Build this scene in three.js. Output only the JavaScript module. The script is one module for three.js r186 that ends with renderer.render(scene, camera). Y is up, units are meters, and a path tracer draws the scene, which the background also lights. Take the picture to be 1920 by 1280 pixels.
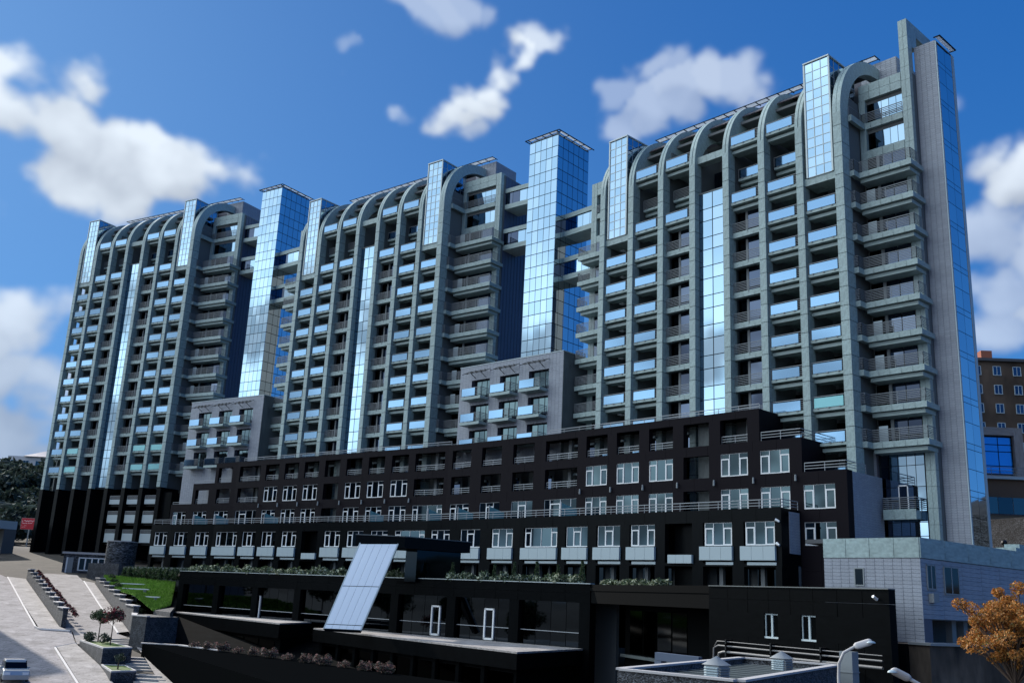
import * as THREE from 'three';
import { mergeGeometries } from 'three/addons/utils/BufferGeometryUtils.js';

// ------------------------------------------------------------------ camera, sky, sun, exposure
const scene = new THREE.Scene();
const camera = new THREE.PerspectiveCamera(38.72, 1.5, 0.5, 3000);
camera.position.set(73.22, 20, 81.07);
camera.up.set(0.15703437, 0.96552829, 0.20759415);
camera.lookAt(73.22 - 71.278734, 20 + 25.630004, 81.07 - 65.287403);
const renderer = new THREE.WebGLRenderer({ antialias: true });
renderer.toneMapping = THREE.LinearToneMapping;
renderer.toneMappingExposure = 1.0;
renderer.shadowMap.enabled = true;

const SUN_AZ = Math.PI + 0.05, SUN_EL = 27 * Math.PI / 180;
const sunDir = new THREE.Vector3(Math.cos(SUN_AZ) * Math.cos(SUN_EL), Math.sin(SUN_EL), Math.sin(SUN_AZ) * Math.cos(SUN_EL));
const sun = new THREE.DirectionalLight(new THREE.Color(1, 0.93, 0.84), 5.0);
sun.name = 'sun';
sun.position.copy(sunDir).multiplyScalar(300);
sun.castShadow = true;
sun.shadow.mapSize.set(4096, 4096);
Object.assign(sun.shadow.camera, { left: -190, right: 190, top: 130, bottom: -130, near: 10, far: 700 });
scene.add(sun, sun.target);

// ------------------------------------------------------------------ random numbers and noise
function rng(seed) {
  let a = seed >>> 0;
  return () => { a = (a + 0x6D2B79F5) | 0; let t = Math.imul(a ^ (a >>> 15), 1 | a); t = (t + Math.imul(t ^ (t >>> 7), 61 | t)) ^ t; return ((t ^ (t >>> 14)) >>> 0) / 4294967296; };
}
const lat = new Float32Array(4096); { const r = rng(7); for (let i = 0; i < 4096; i++) lat[i] = r(); }
const hsh = (x, y, z) => lat[(Math.imul(x, 73856093) ^ Math.imul(y, 19349663) ^ Math.imul(z, 83492791)) >>> 7 & 4095];
function vnoise(x, y, z) {
  const i = Math.floor(x), j = Math.floor(y), k = Math.floor(z); let a = x - i, b = y - j, c = z - k;
  a = a * a * (3 - 2 * a); b = b * b * (3 - 2 * b); c = c * c * (3 - 2 * c);
  const l = (p, q, t) => p + (q - p) * t;
  return l(l(l(hsh(i, j, k), hsh(i + 1, j, k), a), l(hsh(i, j + 1, k), hsh(i + 1, j + 1, k), a), b),
    l(l(hsh(i, j, k + 1), hsh(i + 1, j, k + 1), a), l(hsh(i, j + 1, k + 1), hsh(i + 1, j + 1, k + 1), a), b), c);
}
function fbm(x, y, z, o) { let s = 0, a = 0.5, n = 0; for (let i = 0; i < o; i++) { s += a * vnoise(x, y, z); n += a; a *= 0.52; x = x * 2.03 + 17; y = y * 2.03 + 5; z = z * 2.03 + 9; } return s / n; }
const sstep = (a, b, x) => { x = Math.min(1, Math.max(0, (x - a) / (b - a))); return x * x * (3 - 2 * x); };

// ------------------------------------------------------------------ sky: blue air, paler round the sun, with cumulus and an added bright veil
function makeSky() {
  const Wd = 2048, Hd = 1024, data = new Float32Array(Wd * Hd * 4), D = Math.PI / 180;
  // cumulus: azimuth, elevation, radius in degrees, weight
  const cum = [[-167, 26.3, 2.9, 1], [-164.6, 26.6, 1.9, .95], [-168.5, 23.8, 3.2, 1.05], [-165.5, 23.4, 3, 1.05], [-162.4, 23.2, 2.8, 1.05], [-160, 24.2, 1.7, .95], [-158.6, 22, 2.7, 1.05], [-161.2, 20.6, 2.8, 1], [-164.6, 20, 2.6, .9], [-157.2, 21, 1.6, .8],
    [-168, 17.4, 1.9, .9, .8], [-166, 18.6, 1.5, .7, .6], [-164.6, 13.8, 3.2, 1.05, .85], [-167.5, 12.6, 3, 1.05, .85], [-162.4, 12.8, 2, .8, .7], [-166, 9.8, 3.4, 1.1, .8], [-162.5, 9.4, 2.8, 1.05, .75], [-164, 7, 3.4, 1.1, .8], [-168, 7.4, 3.2, 1.1, .8], [-162, 5.4, 3, 1.1, .7],
    [-144.6, 27.9, 1.3, .9], [-143.2, 28.0, 1.7, 1], [-141.7, 28.7, 1.7, 1.02], [-140.3, 29.4, 1.5, 1], [-139, 30.3, 1.35, .98], [-137.7, 31.2, 1.2, .95], [-136.7, 31.9, .9, .8, .8], [-142.4, 27.0, 1.1, .8, .7], [-145, 33, 1.1, .85, .45], [-143.6, 33.3, 1.2, .9, .5], [-142, 33.6, 1.1, .85, .45], [-140.6, 33.5, .9, .8, .35], [-149.3, 28.4, .8, .8, .35], [-149.8, 30.4, .7, .75, .25],
    [-128.8, 30.8, 1.1, .9, .45], [-127.6, 30.4, 1, .85, .4], [-131.6, 29.2, 1, .85, .35], [-126.6, 29.2, 1.6, .95, .55], [-124.8, 29.4, 1.5, .95, .6], [-123.2, 29.6, 1.3, .9, .55], [-128.6, 28, 1.5, .95, .5], [-130, 27.4, 1.3, .9, .45], [-126.5, 27.4, 1.5, .9, .5], [-121.8, 28.8, 1.1, .85, .4],
    [-111, 24.4, 1.6, 1, .9], [-109, 23.2, 2.2, 1.05, .95], [-106, 22.6, 2.4, 1.05, .95], [-111, 20.8, 2.2, .95, .6], [-107.6, 19.6, 2.2, .95, .65], [-110.5, 17.4, 2, .9, .55], [-107.5, 16, 2.2, .95, .7], [-111, 14.6, 2, .9, .55], [-148.4, 19.6, 1.2, .9, .6], [-146.8, 20.4, 1, .85, .5]];
  const r = rng(51);
  for (let i = 0; i < 70; i++) { const az = 25 + 130 * r(), el = 5 + 42 * r() * r(); const n = 2 + r() * 4 | 0; for (let k = 0; k < n; k++) cum.push([az + (r() - .5) * 9, el + (r() - .5) * 3.4, 1.6 + r() * 2.6, .6 + r() * .45]); }
  const buckets = new Map();
  for (const c of cum) for (let b = Math.floor((c[0] - 16) / 10); b <= Math.floor((c[0] + 16) / 10); b++) { const k = ((b % 36) + 36) % 36; (buckets.get(k) ?? buckets.set(k, []).get(k)).push(c); }
  let op = 1; const field = (az, el, list) => { let m = 0; op = 1; for (const c of list) { let da = az - c[0]; da -= 360 * Math.round(da / 360); da *= Math.cos(el * D); const de = (el - c[1]) * 1.25, q = (da * da + de * de) / (c[2] * c[2]); if (q < 6) { const v = c[3] * Math.exp(-q * .6); if (v > m) { m = v; op = c[4] ?? 1; } } } return m; };
  for (let y = 0; y < Hd; y++) {
    const el = ((y + .5) / Hd - .5) * 180, ce = Math.cos(el * D), se = Math.sin(el * D);
    for (let x = 0; x < Wd; x++) {
      const az = ((x + .5) / Wd - .5) * 360, dx = Math.cos(az * D) * ce, dz = Math.sin(az * D) * ce;
      const ang = Math.acos(Math.min(1, Math.max(-1, dx * sunDir.x + se * sunDir.y + dz * sunDir.z))) / D;
      const e = Math.max(0, el), t1 = Math.exp(-e / 13), t2 = Math.exp(-e / 60);
      let R = .001 + .13 * t1 + .003 * t2, G = .06 + .30 * t1 + .075 * t2, B = .27 + .36 * t1 + .27 * t2;
      const w = .42 * Math.exp(-Math.pow(ang / 29, 1.4)); R += .34 * w; G += .52 * w; B += .62 * w;
      // bright cloud veil out of view, strengthened and shaped to light the facades
      const rel = Math.cos((az - 124) * D);
      const veil = sstep(.42, .92, rel) * (.62 + .38 * sstep(.34, .66, fbm(dx * 2.2 + 3, se * 5, dz * 2.2, 4))) * sstep(-2, 6, el);
      const vb = 3.0; R += (vb * .88 - R) * veil * .9; G += (vb - G) * veil * .9; B += (vb * 1.05 - B) * veil * .9;
      if (el > -1) {
        const list = buckets.get(((Math.floor(az / 10) % 36) + 36) % 36);
        let m = list ? field(az, el, list) : 0; if (m > .01) { const wx = fbm(dx * 13 + 40, se * 15, dz * 13, 4) - .5, wy = fbm(dx * 13, se * 15 + 70, dz * 13, 4) - .5; m = field(az + wx * 6.5, el + wy * 4.6, list); } const myOp = op;
        if (m > .05) {
          const k = 10, q = fbm(dx * k, se * k * 1.3, dz * k, 7), q2 = fbm(dx * 22, se * 26, dz * 22, 5), dens = m * 1.3 + (q - .5) * 2.1 + (q2 - .5) * 1.2;
          const a = sstep(.58, 1.12, dens);
          if (a > 0) {
            const up = field(az - 1.2, el + 1.5, list) * 1.3 + (fbm(dx * k - .1, (se + .02) * k * 1.3, dz * k, 5) - .5) * 1.9;
            const li = Math.min(1, Math.max(0,   .60 + (dens - up) * .55)), low = sstep(16, 6, el) * .35;
            const lum = (.42 + .56 * li) * (1 - low);
            const al = a * .93 * myOp;
            R += (lum * .90 - R) * al; G += (lum * .97 + .02 - G) * al; B += (lum * .98 + .10 - B) * al;
          }
        }
      }
      if (el < 0) { const g = sstep(0, -6, el); R += (.10 - R) * g; G += (.12 - G) * g; B += (.14 - B) * g; }
      const o = (y * Wd + x) * 4; data[o] = R; data[o + 1] = G; data[o + 2] = B; data[o + 3] = 1;
    }
  }
  const t = new THREE.DataTexture(data, Wd, Hd, THREE.RGBAFormat, THREE.FloatType);
  t.mapping = THREE.EquirectangularReflectionMapping; t.magFilter = THREE.LinearFilter; t.minFilter = THREE.LinearFilter; t.wrapS = THREE.RepeatWrapping; t.needsUpdate = true;
  return t;
}
const skyTex = makeSky();
scene.background = skyTex; scene.environment = skyTex;

// ------------------------------------------------------------------ textures and materials
function noiseTex(n, fn, rep = 1, srgb = true) {
  const d = new Uint8Array(n * n * 4);
  for (let y = 0; y < n; y++) for (let x = 0; x < n; x++) { const c = fn(x / n, y / n), o = (y * n + x) * 4; d[o] = c[0]; d[o + 1] = c[1]; d[o + 2] = c[2]; d[o + 3] = 255; }
  const t = new THREE.DataTexture(d, n, n); t.magFilter = THREE.LinearFilter; t.minFilter = THREE.LinearMipmapLinearFilter; t.generateMipmaps = true; t.wrapS = t.wrapT = THREE.RepeatWrapping; t.repeat.set(rep, rep); if (srgb) t.colorSpace = THREE.SRGBColorSpace; t.needsUpdate = true; return t;
}
const per = (f, u, v) => { // tileable blend
  const a = f(u, v), b = f(u - 1, v), c = f(u, v - 1), d = f(u - 1, v - 1); return (a * (1 - u) + b * u) * (1 - v) + (c * (1 - u) + d * u) * v;
};
const speck = noiseTex(256, (u, v) => { const q = per((a, b) => fbm(a * 9, b * 9, 2, 6), u, v), s = 255 * (.80 + .32 * (q - .5) * 2 * .6 + .06); return [s, s, s]; });
const stoneTex = noiseTex(512, (u, v) => { const q = per((a, b) => fbm(a * 60, b * 120, 5, 3), u, v), p = per((a, b) => fbm(a * 6, b * 6, 8, 5), u, v); const s = 255 * Math.min(1, Math.max(.08, .42 + (q - .5) * 1.9 + (p - .5) * .5)); return [s, s, s]; });
const concTex = noiseTex(512, (u, v) => { const q = per((a, b) => fbm(a * 14, b * 3, 5, 6), u, v), p = per((a, b) => fbm(a * 5, b * 5, 1, 5), u, v); const s = 255 * Math.min(1, Math.max(.1, .62 + (q - .5) * .9 + (p - .5) * .7)); return [s, s * .98, s * .95]; });
const groundTex = noiseTex(512, (u, v) => { const q = per((a, b) => fbm(a * 50, b * 50, 5, 3), u, v), p = per((a, b) => fbm(a * 5, b * 5, 4, 5), u, v); const c = Math.abs(per((a, b) => fbm(a * 7, b * 7, 14, 4), u, v) - .5) < .006 ? .72 : 1, s = 255 * Math.min(1, Math.max(.2, .76 + (q - .5) * .3 + (p - .5) * .8)) * c; return [s, s * .99, s * .985]; });
const L = (r, g, b) => new THREE.Color().setRGB(r, g, b);
const M = (r, g, b, rough = .7, o = {}) => new THREE.MeshStandardMaterial({ color: L(r, g, b), roughness: rough, ...o });
const K = (r, g, b, rough, spec, o = {}) => new THREE.MeshPhysicalMaterial({ color: L(r, g, b), roughness: rough, specularIntensity: spec, ...o });
const glass = (r, g, b, rough = .03) => new THREE.MeshStandardMaterial({ color: L(r, g, b), roughness: rough, metalness: 1 });
const F = [0.94, 1, 1.05, .98].map((k) => M(.43 * k, .555 * k, .55 * k, .5, { map: speck }));
const m = {
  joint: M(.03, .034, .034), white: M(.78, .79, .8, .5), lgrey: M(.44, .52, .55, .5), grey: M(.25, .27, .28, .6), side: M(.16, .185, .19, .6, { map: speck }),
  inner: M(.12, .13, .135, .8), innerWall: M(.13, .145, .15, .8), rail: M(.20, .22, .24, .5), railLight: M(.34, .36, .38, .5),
  balGlass: new THREE.MeshStandardMaterial({ color: L(.155, .27, .41), roughness: .10, metalness: 1 }),
  curtain: [glass(.27, .39, .50), glass(.24, .36, .47), glass(.30, .42, .53)], sideGlass: [glass(.50, .60, .68), glass(.44, .55, .64)],
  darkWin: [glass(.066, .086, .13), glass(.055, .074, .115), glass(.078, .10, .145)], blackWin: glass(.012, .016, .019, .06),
  podWin: [glass(.055, .085, .10), glass(.045, .07, .085), glass(.07, .105, .12)],
  shopGlass: [glass(.05, .062, .075, .03), glass(.042, .053, .066, .03)], mull: K(.012, .018, .026, .6, .2), steel: M(.42, .47, .48, .4, { metalness: .3 }),
  tile: M(.43, .46, .53, .6, { map: speck }), tileJoint: M(.10, .10, .13), navy: M(.05, .075, .14, .5), brownBlack: K(.0085, .0065, .0095, .6, .15), blackTile: K(.0045, .006, .0075, .3, .14, { map: speck }),
  baseBlack: K(.0035, .0045, .0055, .35, .06, { map: speck }), plinth: K(.004, .0045, .005, 1, 0), blackMatt: K(.005, .0055, .006, .95, .05), roof: M(.07, .075, .085, .7), eave: M(.10, .075, .075, .8), teal: new THREE.MeshStandardMaterial({ color: L(.20, .48, .52), roughness: .25, metalness: .3 }),
  canopy: new THREE.MeshPhysicalMaterial({ color: L(.80, .84, .88), roughness: .9, transmission: .6, thickness: 0 }),
  concrete: M(.20, .16, .13, .9, { map: concTex }), stone: M(.36, .38, .43, .85, { map: stoneTex, bumpMap: stoneTex, bumpScale: .03 }),
  cap: M(.46, .44, .44, .7), pave: M(.54, .50, .485, .85, { map: groundTex }), asphalt: M(.50, .465, .475, .9, { map: groundTex }), kerb: M(.50, .47, .46, .8),
  ledge: M(.62, .585, .57, .8, { map: groundTex }), earth: M(.12, .10, .08, .95, { map: groundTex }), lawn: M(.13, .24, .022, .9, { map: groundTex }),
  bark: M(.09, .06, .045, .9), red: M(.55, .02, .04, .6), black: M(.01, .01, .011, .5), chrome: glass(.6, .62, .65, .2),
};

// ------------------------------------------------------------------ builders
const H = 3.3, BW = 4.386, names = new Map(), baseOf = new Map();
const numbered = (n) => { const c = names.get(n) ?? 0; names.set(n, c + 1); return c ? `${n}_${String(c).padStart(3, '0')}` : n; };
function thing(name, label, category, x, y, z, turn = 0, grp) {
  const o = new THREE.Group(); o.name = numbered(name); o.position.set(x, y, z); o.rotation.y = turn; scene.add(o); baseOf.set(o, y);
  o.userData = { label, category }; if (grp) o.userData.group = grp; return o;
}
function part(root, name, fr) { // a part with pieces of its own; inside it heights are absolute
  const g = new THREE.Group(); g.name = name; g.position.y = -(baseOf.get(root) ?? 0); if (fr) { g.position.x = fr[0]; g.position.z = fr[1]; g.rotation.y = fr[2]; } root.add(g); return g;
}
const unit = new THREE.BoxGeometry(1, 1, 1);
function box(p, name, mat, x0, x1, y0, y1, z0, z1) {
  const o = new THREE.Mesh(unit, mat); o.name = name; o.position.set((x0 + x1) / 2, (y0 + y1) / 2 - (baseOf.get(p) ?? 0), (z0 + z1) / 2); o.scale.set(Math.abs(x1 - x0), Math.abs(y1 - y0), Math.abs(z1 - z0)); p.add(o); return o;
}
const bg = (x0, x1, y0, y1, z0, z1) => new THREE.BoxGeometry(Math.abs(x1 - x0), Math.abs(y1 - y0), Math.abs(z1 - z0)).translate((x0 + x1) / 2, (y0 + y1) / 2, (z0 + z1) / 2);
const merged = (list) => mergeGeometries(list.map((a) => Array.isArray(a) ? bg(...a) : a));
function mesh(p, name, geo, mat, x = 0, y = 0, z = 0) { const o = new THREE.Mesh(geo, mat); o.name = name; o.position.set(x, y - (baseOf.get(p) ?? 0), z); p.add(o); return o; }
// bar between two points, square section
function bar(ax, ay, az, bx, by, bz, r) {
  const a = new THREE.Vector3(ax, ay, az), b = new THREE.Vector3(bx, by, bz), d = b.clone().sub(a), g = new THREE.BoxGeometry(r, d.length(), r);
  g.applyQuaternion(new THREE.Quaternion().setFromUnitVectors(new THREE.Vector3(0, 1, 0), d.normalize())); return g.translate((ax + bx) / 2, (ay + by) / 2, (az + bz) / 2);
}
function tube(pts, r, seg = 8) { return new THREE.TubeGeometry(new THREE.CatmullRomCurve3(pts.map((q) => new THREE.Vector3(...q)), false, 'catmullrom', .1), pts.length * 6, r, seg); }
const rp = rng(99), pick = (a) => a[Math.floor(rp() * a.length)];
function pane(p, mats, x0, x1, y0, y1, z, name = 'pane') { const o = box(p, name, Array.isArray(mats) ? pick(mats) : mats, x0, x1, y0, y1, z - .02, z + .02); o.rotation.set((rp() - .5) * .007, (rp() - .5) * .007, 0); return o; }
function paneX(p, mats, x, y0, y1, z0, z1, name = 'pane') { const o = box(p, name, Array.isArray(mats) ? pick(mats) : mats, x - .02, x + .02, y0, y1, z0, z1); o.rotation.set(0, (rp() - .5) * .006, (rp() - .5) * .006); return o; }
const d4 = new THREE.Object3D();
function tiles(p, name, mat, axis, a0, a1, y0, y1, pos, tw, th, gap = .018, out = .03) { // small facing tiles, too small to pick apart: one part
  const nx = Math.max(1, Math.round((a1 - a0) / tw)), ny = Math.max(1, Math.round((y1 - y0) / th)), sx = (a1 - a0) / nx, sy = (y1 - y0) / ny, off = baseOf.get(p) ?? 0;
  const o = new THREE.InstancedMesh(unit, mat, nx * ny); o.name = name; o.userData.kind = 'stuff'; const c = new THREE.Color(), r = rng(nx * 31 + ny); let i = 0;
  for (let y = 0; y < ny; y++) for (let x = 0; x < nx; x++) {
    const a = a0 + (x + .5) * sx, b = y0 + (y + .5) * sy - off, q = out * (.9 + .2 * r());
    if (axis === 'z') { d4.position.set(a, b, pos + q / 2); d4.scale.set(sx - gap, sy - gap, q); } else { d4.position.set(pos + q / 2, b, a); d4.scale.set(q, sy - gap, sx - gap); }
    d4.updateMatrix(); o.setMatrixAt(i, d4.matrix); const k = .93 + .13 * r(); o.setColorAt(i, c.setRGB(k, k, k)); i++;
  }
  p.add(o); return o;
}
// horizontal-bar railing along a polyline [[x,z]...]
function railGeo(pts, h, n, r = .035, post = 1.2, top = .06) { if (r <= .035) { r = .05; top = .07; post *= 1.8; }
  const g = [];
  for (let i = 0; i + 1 < pts.length; i++) {
    const [ax, az] = pts[i], [bx, bz] = pts[i + 1], len = Math.hypot(bx - ax, bz - az);
    for (let k = 0; k < n; k++) { const y = h * (k + 1) / n - (k === n - 1 ? 0 : .02); g.push(bar(ax, y, az, bx, y, bz, k === n - 1 ? top : r)); }
    const c = Math.max(1, Math.round(len / post)); for (let k = 0; k <= c; k++) { const x = ax + (bx - ax) * k / c, z = az + (bz - az) * k / c; g.push(bar(x, -.22, z, x, h, z, .045)); }
  }
  return mergeGeometries(g);
}

// ------------------------------------------------------------------ the three arched towers
const FRAME = { A: [0, 0, 0], B: [-59.0956, 6.6004, .15305], C: [-115.9506, 22.1318, .30993] };
const TOP = { A: 68.18, B: 74.76, C: 81.40 };
const geoBalRail = (() => { const g = [railGeo([[.42, -.10], [BW - .42, -.10]], 1.08, 6, .03, 1.75)]; for (const x of [.95, 2.07, 3.2]) g.push(bg(x - .07, x + .07, -.10, .02, -.10, .03)); return mergeGeometries(g); })();
const geoWinRail = railGeo([[.40, -.40], [BW - .40, -.40]], 1.0, 6, .03, 1.2);
function wingRail(E) { return railGeo([[31.15, -.78], [31.55, -.78], [31.55, -1.8], [E + .35, -1.8], [E + .35, -3.5]], 1.05, 7, .03, 1.35); }
function archGeo(R, front, tin, bin, x0, x1) { // fin in the n-y plane: vertical pier turning into a quarter arch, from spring line up
  const s = new THREE.Shape(), cn = front - R, N = 22; s.moveTo(front, 0);
  for (let i = 1; i <= N; i++) { const a = i / N * Math.PI / 2; s.lineTo(cn + R * Math.cos(a), R * Math.sin(a)); }
  s.lineTo(cn - .6, R); s.lineTo(cn - .6, R - bin);
  for (let i = N; i >= 0; i--) { const a = i / N * Math.PI / 2; s.lineTo(cn + (R - tin) * Math.cos(a), (R - bin) * Math.sin(a)); }
  const g = new THREE.ExtrudeGeometry(s, { depth: x1 - x0, bevelEnabled: false, curveSegments: 8 }); // shape x = n, y = y, extruded along +z
  g.applyMatrix4(new THREE.Matrix4().makeBasis(new THREE.Vector3(0, 0, 1), new THREE.Vector3(0, 1, 0), new THREE.Vector3(1, 0, 0))); // n -> z, depth -> x (mirrors winding; both sides drawn)
  return g.translate(x0, 0, 0);
}
function flip(g) { const ix = g.index; if (ix) { const a = ix.array; for (let i = 0; i < a.length; i += 3) { const t = a[i]; a[i] = a[i + 1]; a[i + 1] = t; } } else { for (const k of Object.keys(g.attributes)) { const at = g.attributes[k], n = at.itemSize; for (let i = 0; i < at.count; i += 3) for (let c = 0; c < n; c++) { const t = at.array[i * n + c]; at.array[i * n + c] = at.array[(i + 1) * n + c]; at.array[(i + 1) * n + c] = t; } } } g.computeVertexNormals(); return g; }
const gArch = [flip(archGeo(7.85, .25, 1.2, 3.0, -.38, -.04)), flip(archGeo(7.85, .25, 1.2, 3.0, .04, .38))];
const gArchEnd = [flip(archGeo(8.2, .55, 1.5, 1.35, -.43, -.02)), flip(archGeo(8.2, .55, 1.5, 1.35, .02, .43))];

function tower(b, name, label, opt) {
  const [U, Z, T] = FRAME[b], Yt = TOP[b], yb = opt.bottom, root = thing(name, label, 'building', U, yb, Z, T);
  const lev = (i) => Yt - H * i, W7 = 7 * BW, spring = Yt - .7, nl = opt.levels;
  // core behind the loggias, its grey kept dark to deepen their shade
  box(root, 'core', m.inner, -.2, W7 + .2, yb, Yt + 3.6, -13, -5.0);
  // piers and arches
  for (let k = 0; k < 8; k++) {
    const pr = part(root, 'pier'), x = k * BW, hw = k === 7 ? .43 : .38, fr = k === 7 ? .55 : .25, lo = Math.max(yb, opt.greyFrom ?? yb);
    box(pr, 'pier_core', m.joint, x - hw + .03, x + hw - .03, lo, spring, -.93, fr - .03);
    let y = spring, i = k; while (y > lo + .05) { const h = (i++ % 2) ? 1.45 : 1.85, y0 = Math.max(lo, y - h); box(pr, 'cladding_panel', pick(F), x - hw, x + hw, y0 + .055, y, -.95, fr); y = y0; }
    box(pr, 'party_wall', m.innerWall, x - .14, x + .14, lo, spring + 2.4, -5.0, b === 'C' && k === 0 ? -1.9 : -.95);
    const ar = part(root, 'arch'); for (const g of k === 7 ? gArchEnd : gArch) mesh(ar, 'arch_rib', g, F[1 + k % 2], x, spring, 0);
    const gin = k === 7 ? gArchEnd[0] : gArch[0]; box(ar, 'rib_core', m.joint, x - .05, x + .05, spring, spring + 2.2, -.8, fr - .35);
    if (opt.greyFrom) { const dp = box(root, 'dark_pier', m.blackTile, x - .45, x + .45, yb, opt.greyFrom, -3.5, .32); dp.userData.label = 'black stone clad foot of the pier'; }
  }
  // roof shell, ridge block and canopy
  { const g = new THREE.CylinderGeometry(7.0, 7.0, W7 - .9, 20, 1, true, 0, .98).rotateZ(Math.PI / 2); // placed by matrix below
    const s = [], N = 14, R = 7.25, cn = -7.6; const pos = [], idx = [];
    for (let i = 0; i <= N; i++) { const a = (.80 + (1.571 - .80) * i / N); for (const x of [.4, W7 - .5]) pos.push(x, R * Math.sin(a), cn + R * Math.cos(a)); if (i < N) { const o = i * 2; idx.push(o, o + 1, o + 2, o + 1, o + 3, o + 2); } }
    const q = new THREE.BufferGeometry(); q.setAttribute('position', new THREE.Float32BufferAttribute(pos, 3)); q.setIndex(idx); q.computeVertexNormals();
    const uv = []; for (let i = 0; i < pos.length / 3; i++) uv.push(pos[i * 3] * .2, i * .1); q.setAttribute('uv', new THREE.Float32BufferAttribute(uv, 2));
    mesh(root, 'roof_shell', q, m.roof, 0, spring, 0);
    const ea = []; for (let x = .6; x < W7 - .6; x += .34) { const a = .80; ea.push(bar(x, R * Math.sin(a) - .05, cn + R * Math.cos(a), x, R * Math.sin(a + .13) - .05, cn + R * Math.cos(a + .13), .12)); }
    const e = mesh(root, 'eave_slats', mergeGeometries(ea), m.eave, 0, spring, 0); e.userData.kind = 'stuff';
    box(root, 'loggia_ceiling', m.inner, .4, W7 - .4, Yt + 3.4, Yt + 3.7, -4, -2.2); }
  box(root, 'ridge_block', m.tileJoint, .6, W7 + 2.3, Yt + 3.0, Yt + 8.4, -13, -8.2);
  tiles(root, 'ridge_tile', m.tile, 'z', W7 - 1.6, W7 + 2.3, Yt + 3.6, Yt + 8.4, -8.2, .55, .24);
  tiles(root, 'ridge_tile', m.tile, 'x', -13, -8.2, Yt + 3.6, Yt + 8.4, W7 + 2.3, .55, .24);
  { const cn = part(root, 'roof_canopy'), x0 = opt.canopy[0], x1 = opt.canopy[1], n = Math.round((x1 - x0) / 1.45), y = Yt + 8.75, bs = [[x0, x1, y - .04, y + .04, -7.3, -7.22], [x0, x1, y - .04, y + .04, -8.15, -8.07]];
    for (let i = 0; i <= n; i++) { const x = x0 + (x1 - x0) * i / n; bs.push([x - .04, x + .04, y - .05, y + .03, -8.4, -7.15]); }
    mesh(cn, 'canopy_frame', merged(bs), m.mull);
    for (let i = 0; i < n; i++) box(cn, 'canopy_panel', m.canopy, x0 + (x1 - x0) * i / n + .08, x0 + (x1 - x0) * (i + 1) / n - .08, y - .015, y + .015, -8.0, -7.35); }
  // bays
  for (let k = 0; k < 7; k++) {
    const x0 = k * BW, loggia = k !== 2 && k !== 3 && k !== 4, boxed = k === 0 || k === 6;
    if (k === 3) { // tall glass strip
      const st = part(root, 'glass_strip'), yt = Yt - 4.3; box(st, 'mullion_back', m.mull, x0 + .38, x0 + BW - .38, Math.max(yb, opt.stripTo ?? yb), yt, -.75, -.56);
      let y = yt, i = 0; while (y > (opt.stripTo ?? yb) + .3) { const h = i++ % 2 ? 1.42 : 1.88, y0 = y - h; for (const c of [0, 1]) { const a = x0 + .44 + c * 1.76; pane(st, m.curtain, a, a + 1.66, y0 + .09, y, -.53); } y = y0; }
      box(root, 'strip_cap', m.side, x0 + .38, x0 + BW - .38, yt, yt + .16, -1.6, -.45);
      const lb = part(root, 'roof_beam'); for (let q = 0; q < 3; q++) box(lb, 'cladding_panel', pick(F), x0 + .38 + q * 1.21, x0 + .38 + q * 1.21 + 1.19, Yt - .65, Yt + .15, -1.3, -.25);
      for (let q = 0; q < 3; q++) pane(root, m.darkWin, x0 + .5 + q * 1.15, x0 + 1.6 + q * 1.15, Yt - 4, Yt - .8, -3.3, 'rear_pane');
      continue;
    }
    for (let i = 0; i <= nl; i++) {
      const y = lev(i); if (y < yb + .5) break; if (boxed && i < 3) continue;
      if (opt.greyFrom && y < opt.greyFrom - .2) continue;
      if (loggia || i === 0 || i === 2 || i === 1) {
        const inset = i === 1, bl = part(root, 'balcony'), zo = inset ? -1.5 : 0;
        const plain = opt.plain && opt.plain(k, i);
        box(bl, 'slab', pick(F), x0 + .45, x0 + BW - .45, y - .30, y - .02, -5.0, -.06 + zo);
        box(bl, 'beam', F[0], x0 + .40, x0 + BW - .40, y - .80, y - .47, -1.6 + zo * .6, -.5 + zo);
        if (!inset || k > 3) pane(bl, plain ? m.teal : m.balGlass, x0 + .6, x0 + 3.545, y, y + .94, -.02 + zo, 'glass_panel').rotation.set(0, 0, 0);
        mesh(bl, 'railing', geoBalRail, m.rail, x0, y, zo);
        if (k === 0 && b !== 'C') { box(bl, 'door_leaf', m.lgrey, x0 + 1.5, x0 + 2.8, y, y + 2.0, -2.9, -2.84); box(bl, 'ceiling_lamp', m.white, x0 + 1.2, x0 + 1.75, y + 2.36, y + 2.44, -2.3, -1.7); }
        if (k === 2 && i === 0) box(bl, 'terrace_wall', m.side, x0 + .2, x0 + .5, y, y + 2.5, -4.2, -1.2);
      } else {
        const wb = part(root, 'window_bay');
        const sp = [x0 + .38, x0 + 1.55, x0 + 2.85, x0 + BW - .38]; for (let q = 0; q < 3; q++) box(wb, 'spandrel_panel', pick(F), sp[q] + .01, sp[q + 1] - .01, y - .58, y, -1.0, -.43);
        mesh(wb, 'railing', geoWinRail, m.rail, x0, y, 0);
        const zz = -1.42; box(wb, 'window_frame', m.mull, x0 + .3, x0 + BW - .3, y, y + H - .58, zz - .08, zz - .03);
        pane(wb, m.blackWin, x0 + .42, x0 + 1.30, y + .06, y + 2.64, zz); pane(wb, m.darkWin, x0 + 1.66, x0 + 3.40, y + .06, y + 2.64, zz); pane(wb, m.darkWin, x0 + 3.5, x0 + 3.98, y + .06, y + 2.64, zz);
        box(wb, 'mullion', m.grey, x0 + 1.34, x0 + 1.60, y, y + 2.7, zz - .05, zz + .03);
      }
    }
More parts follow.
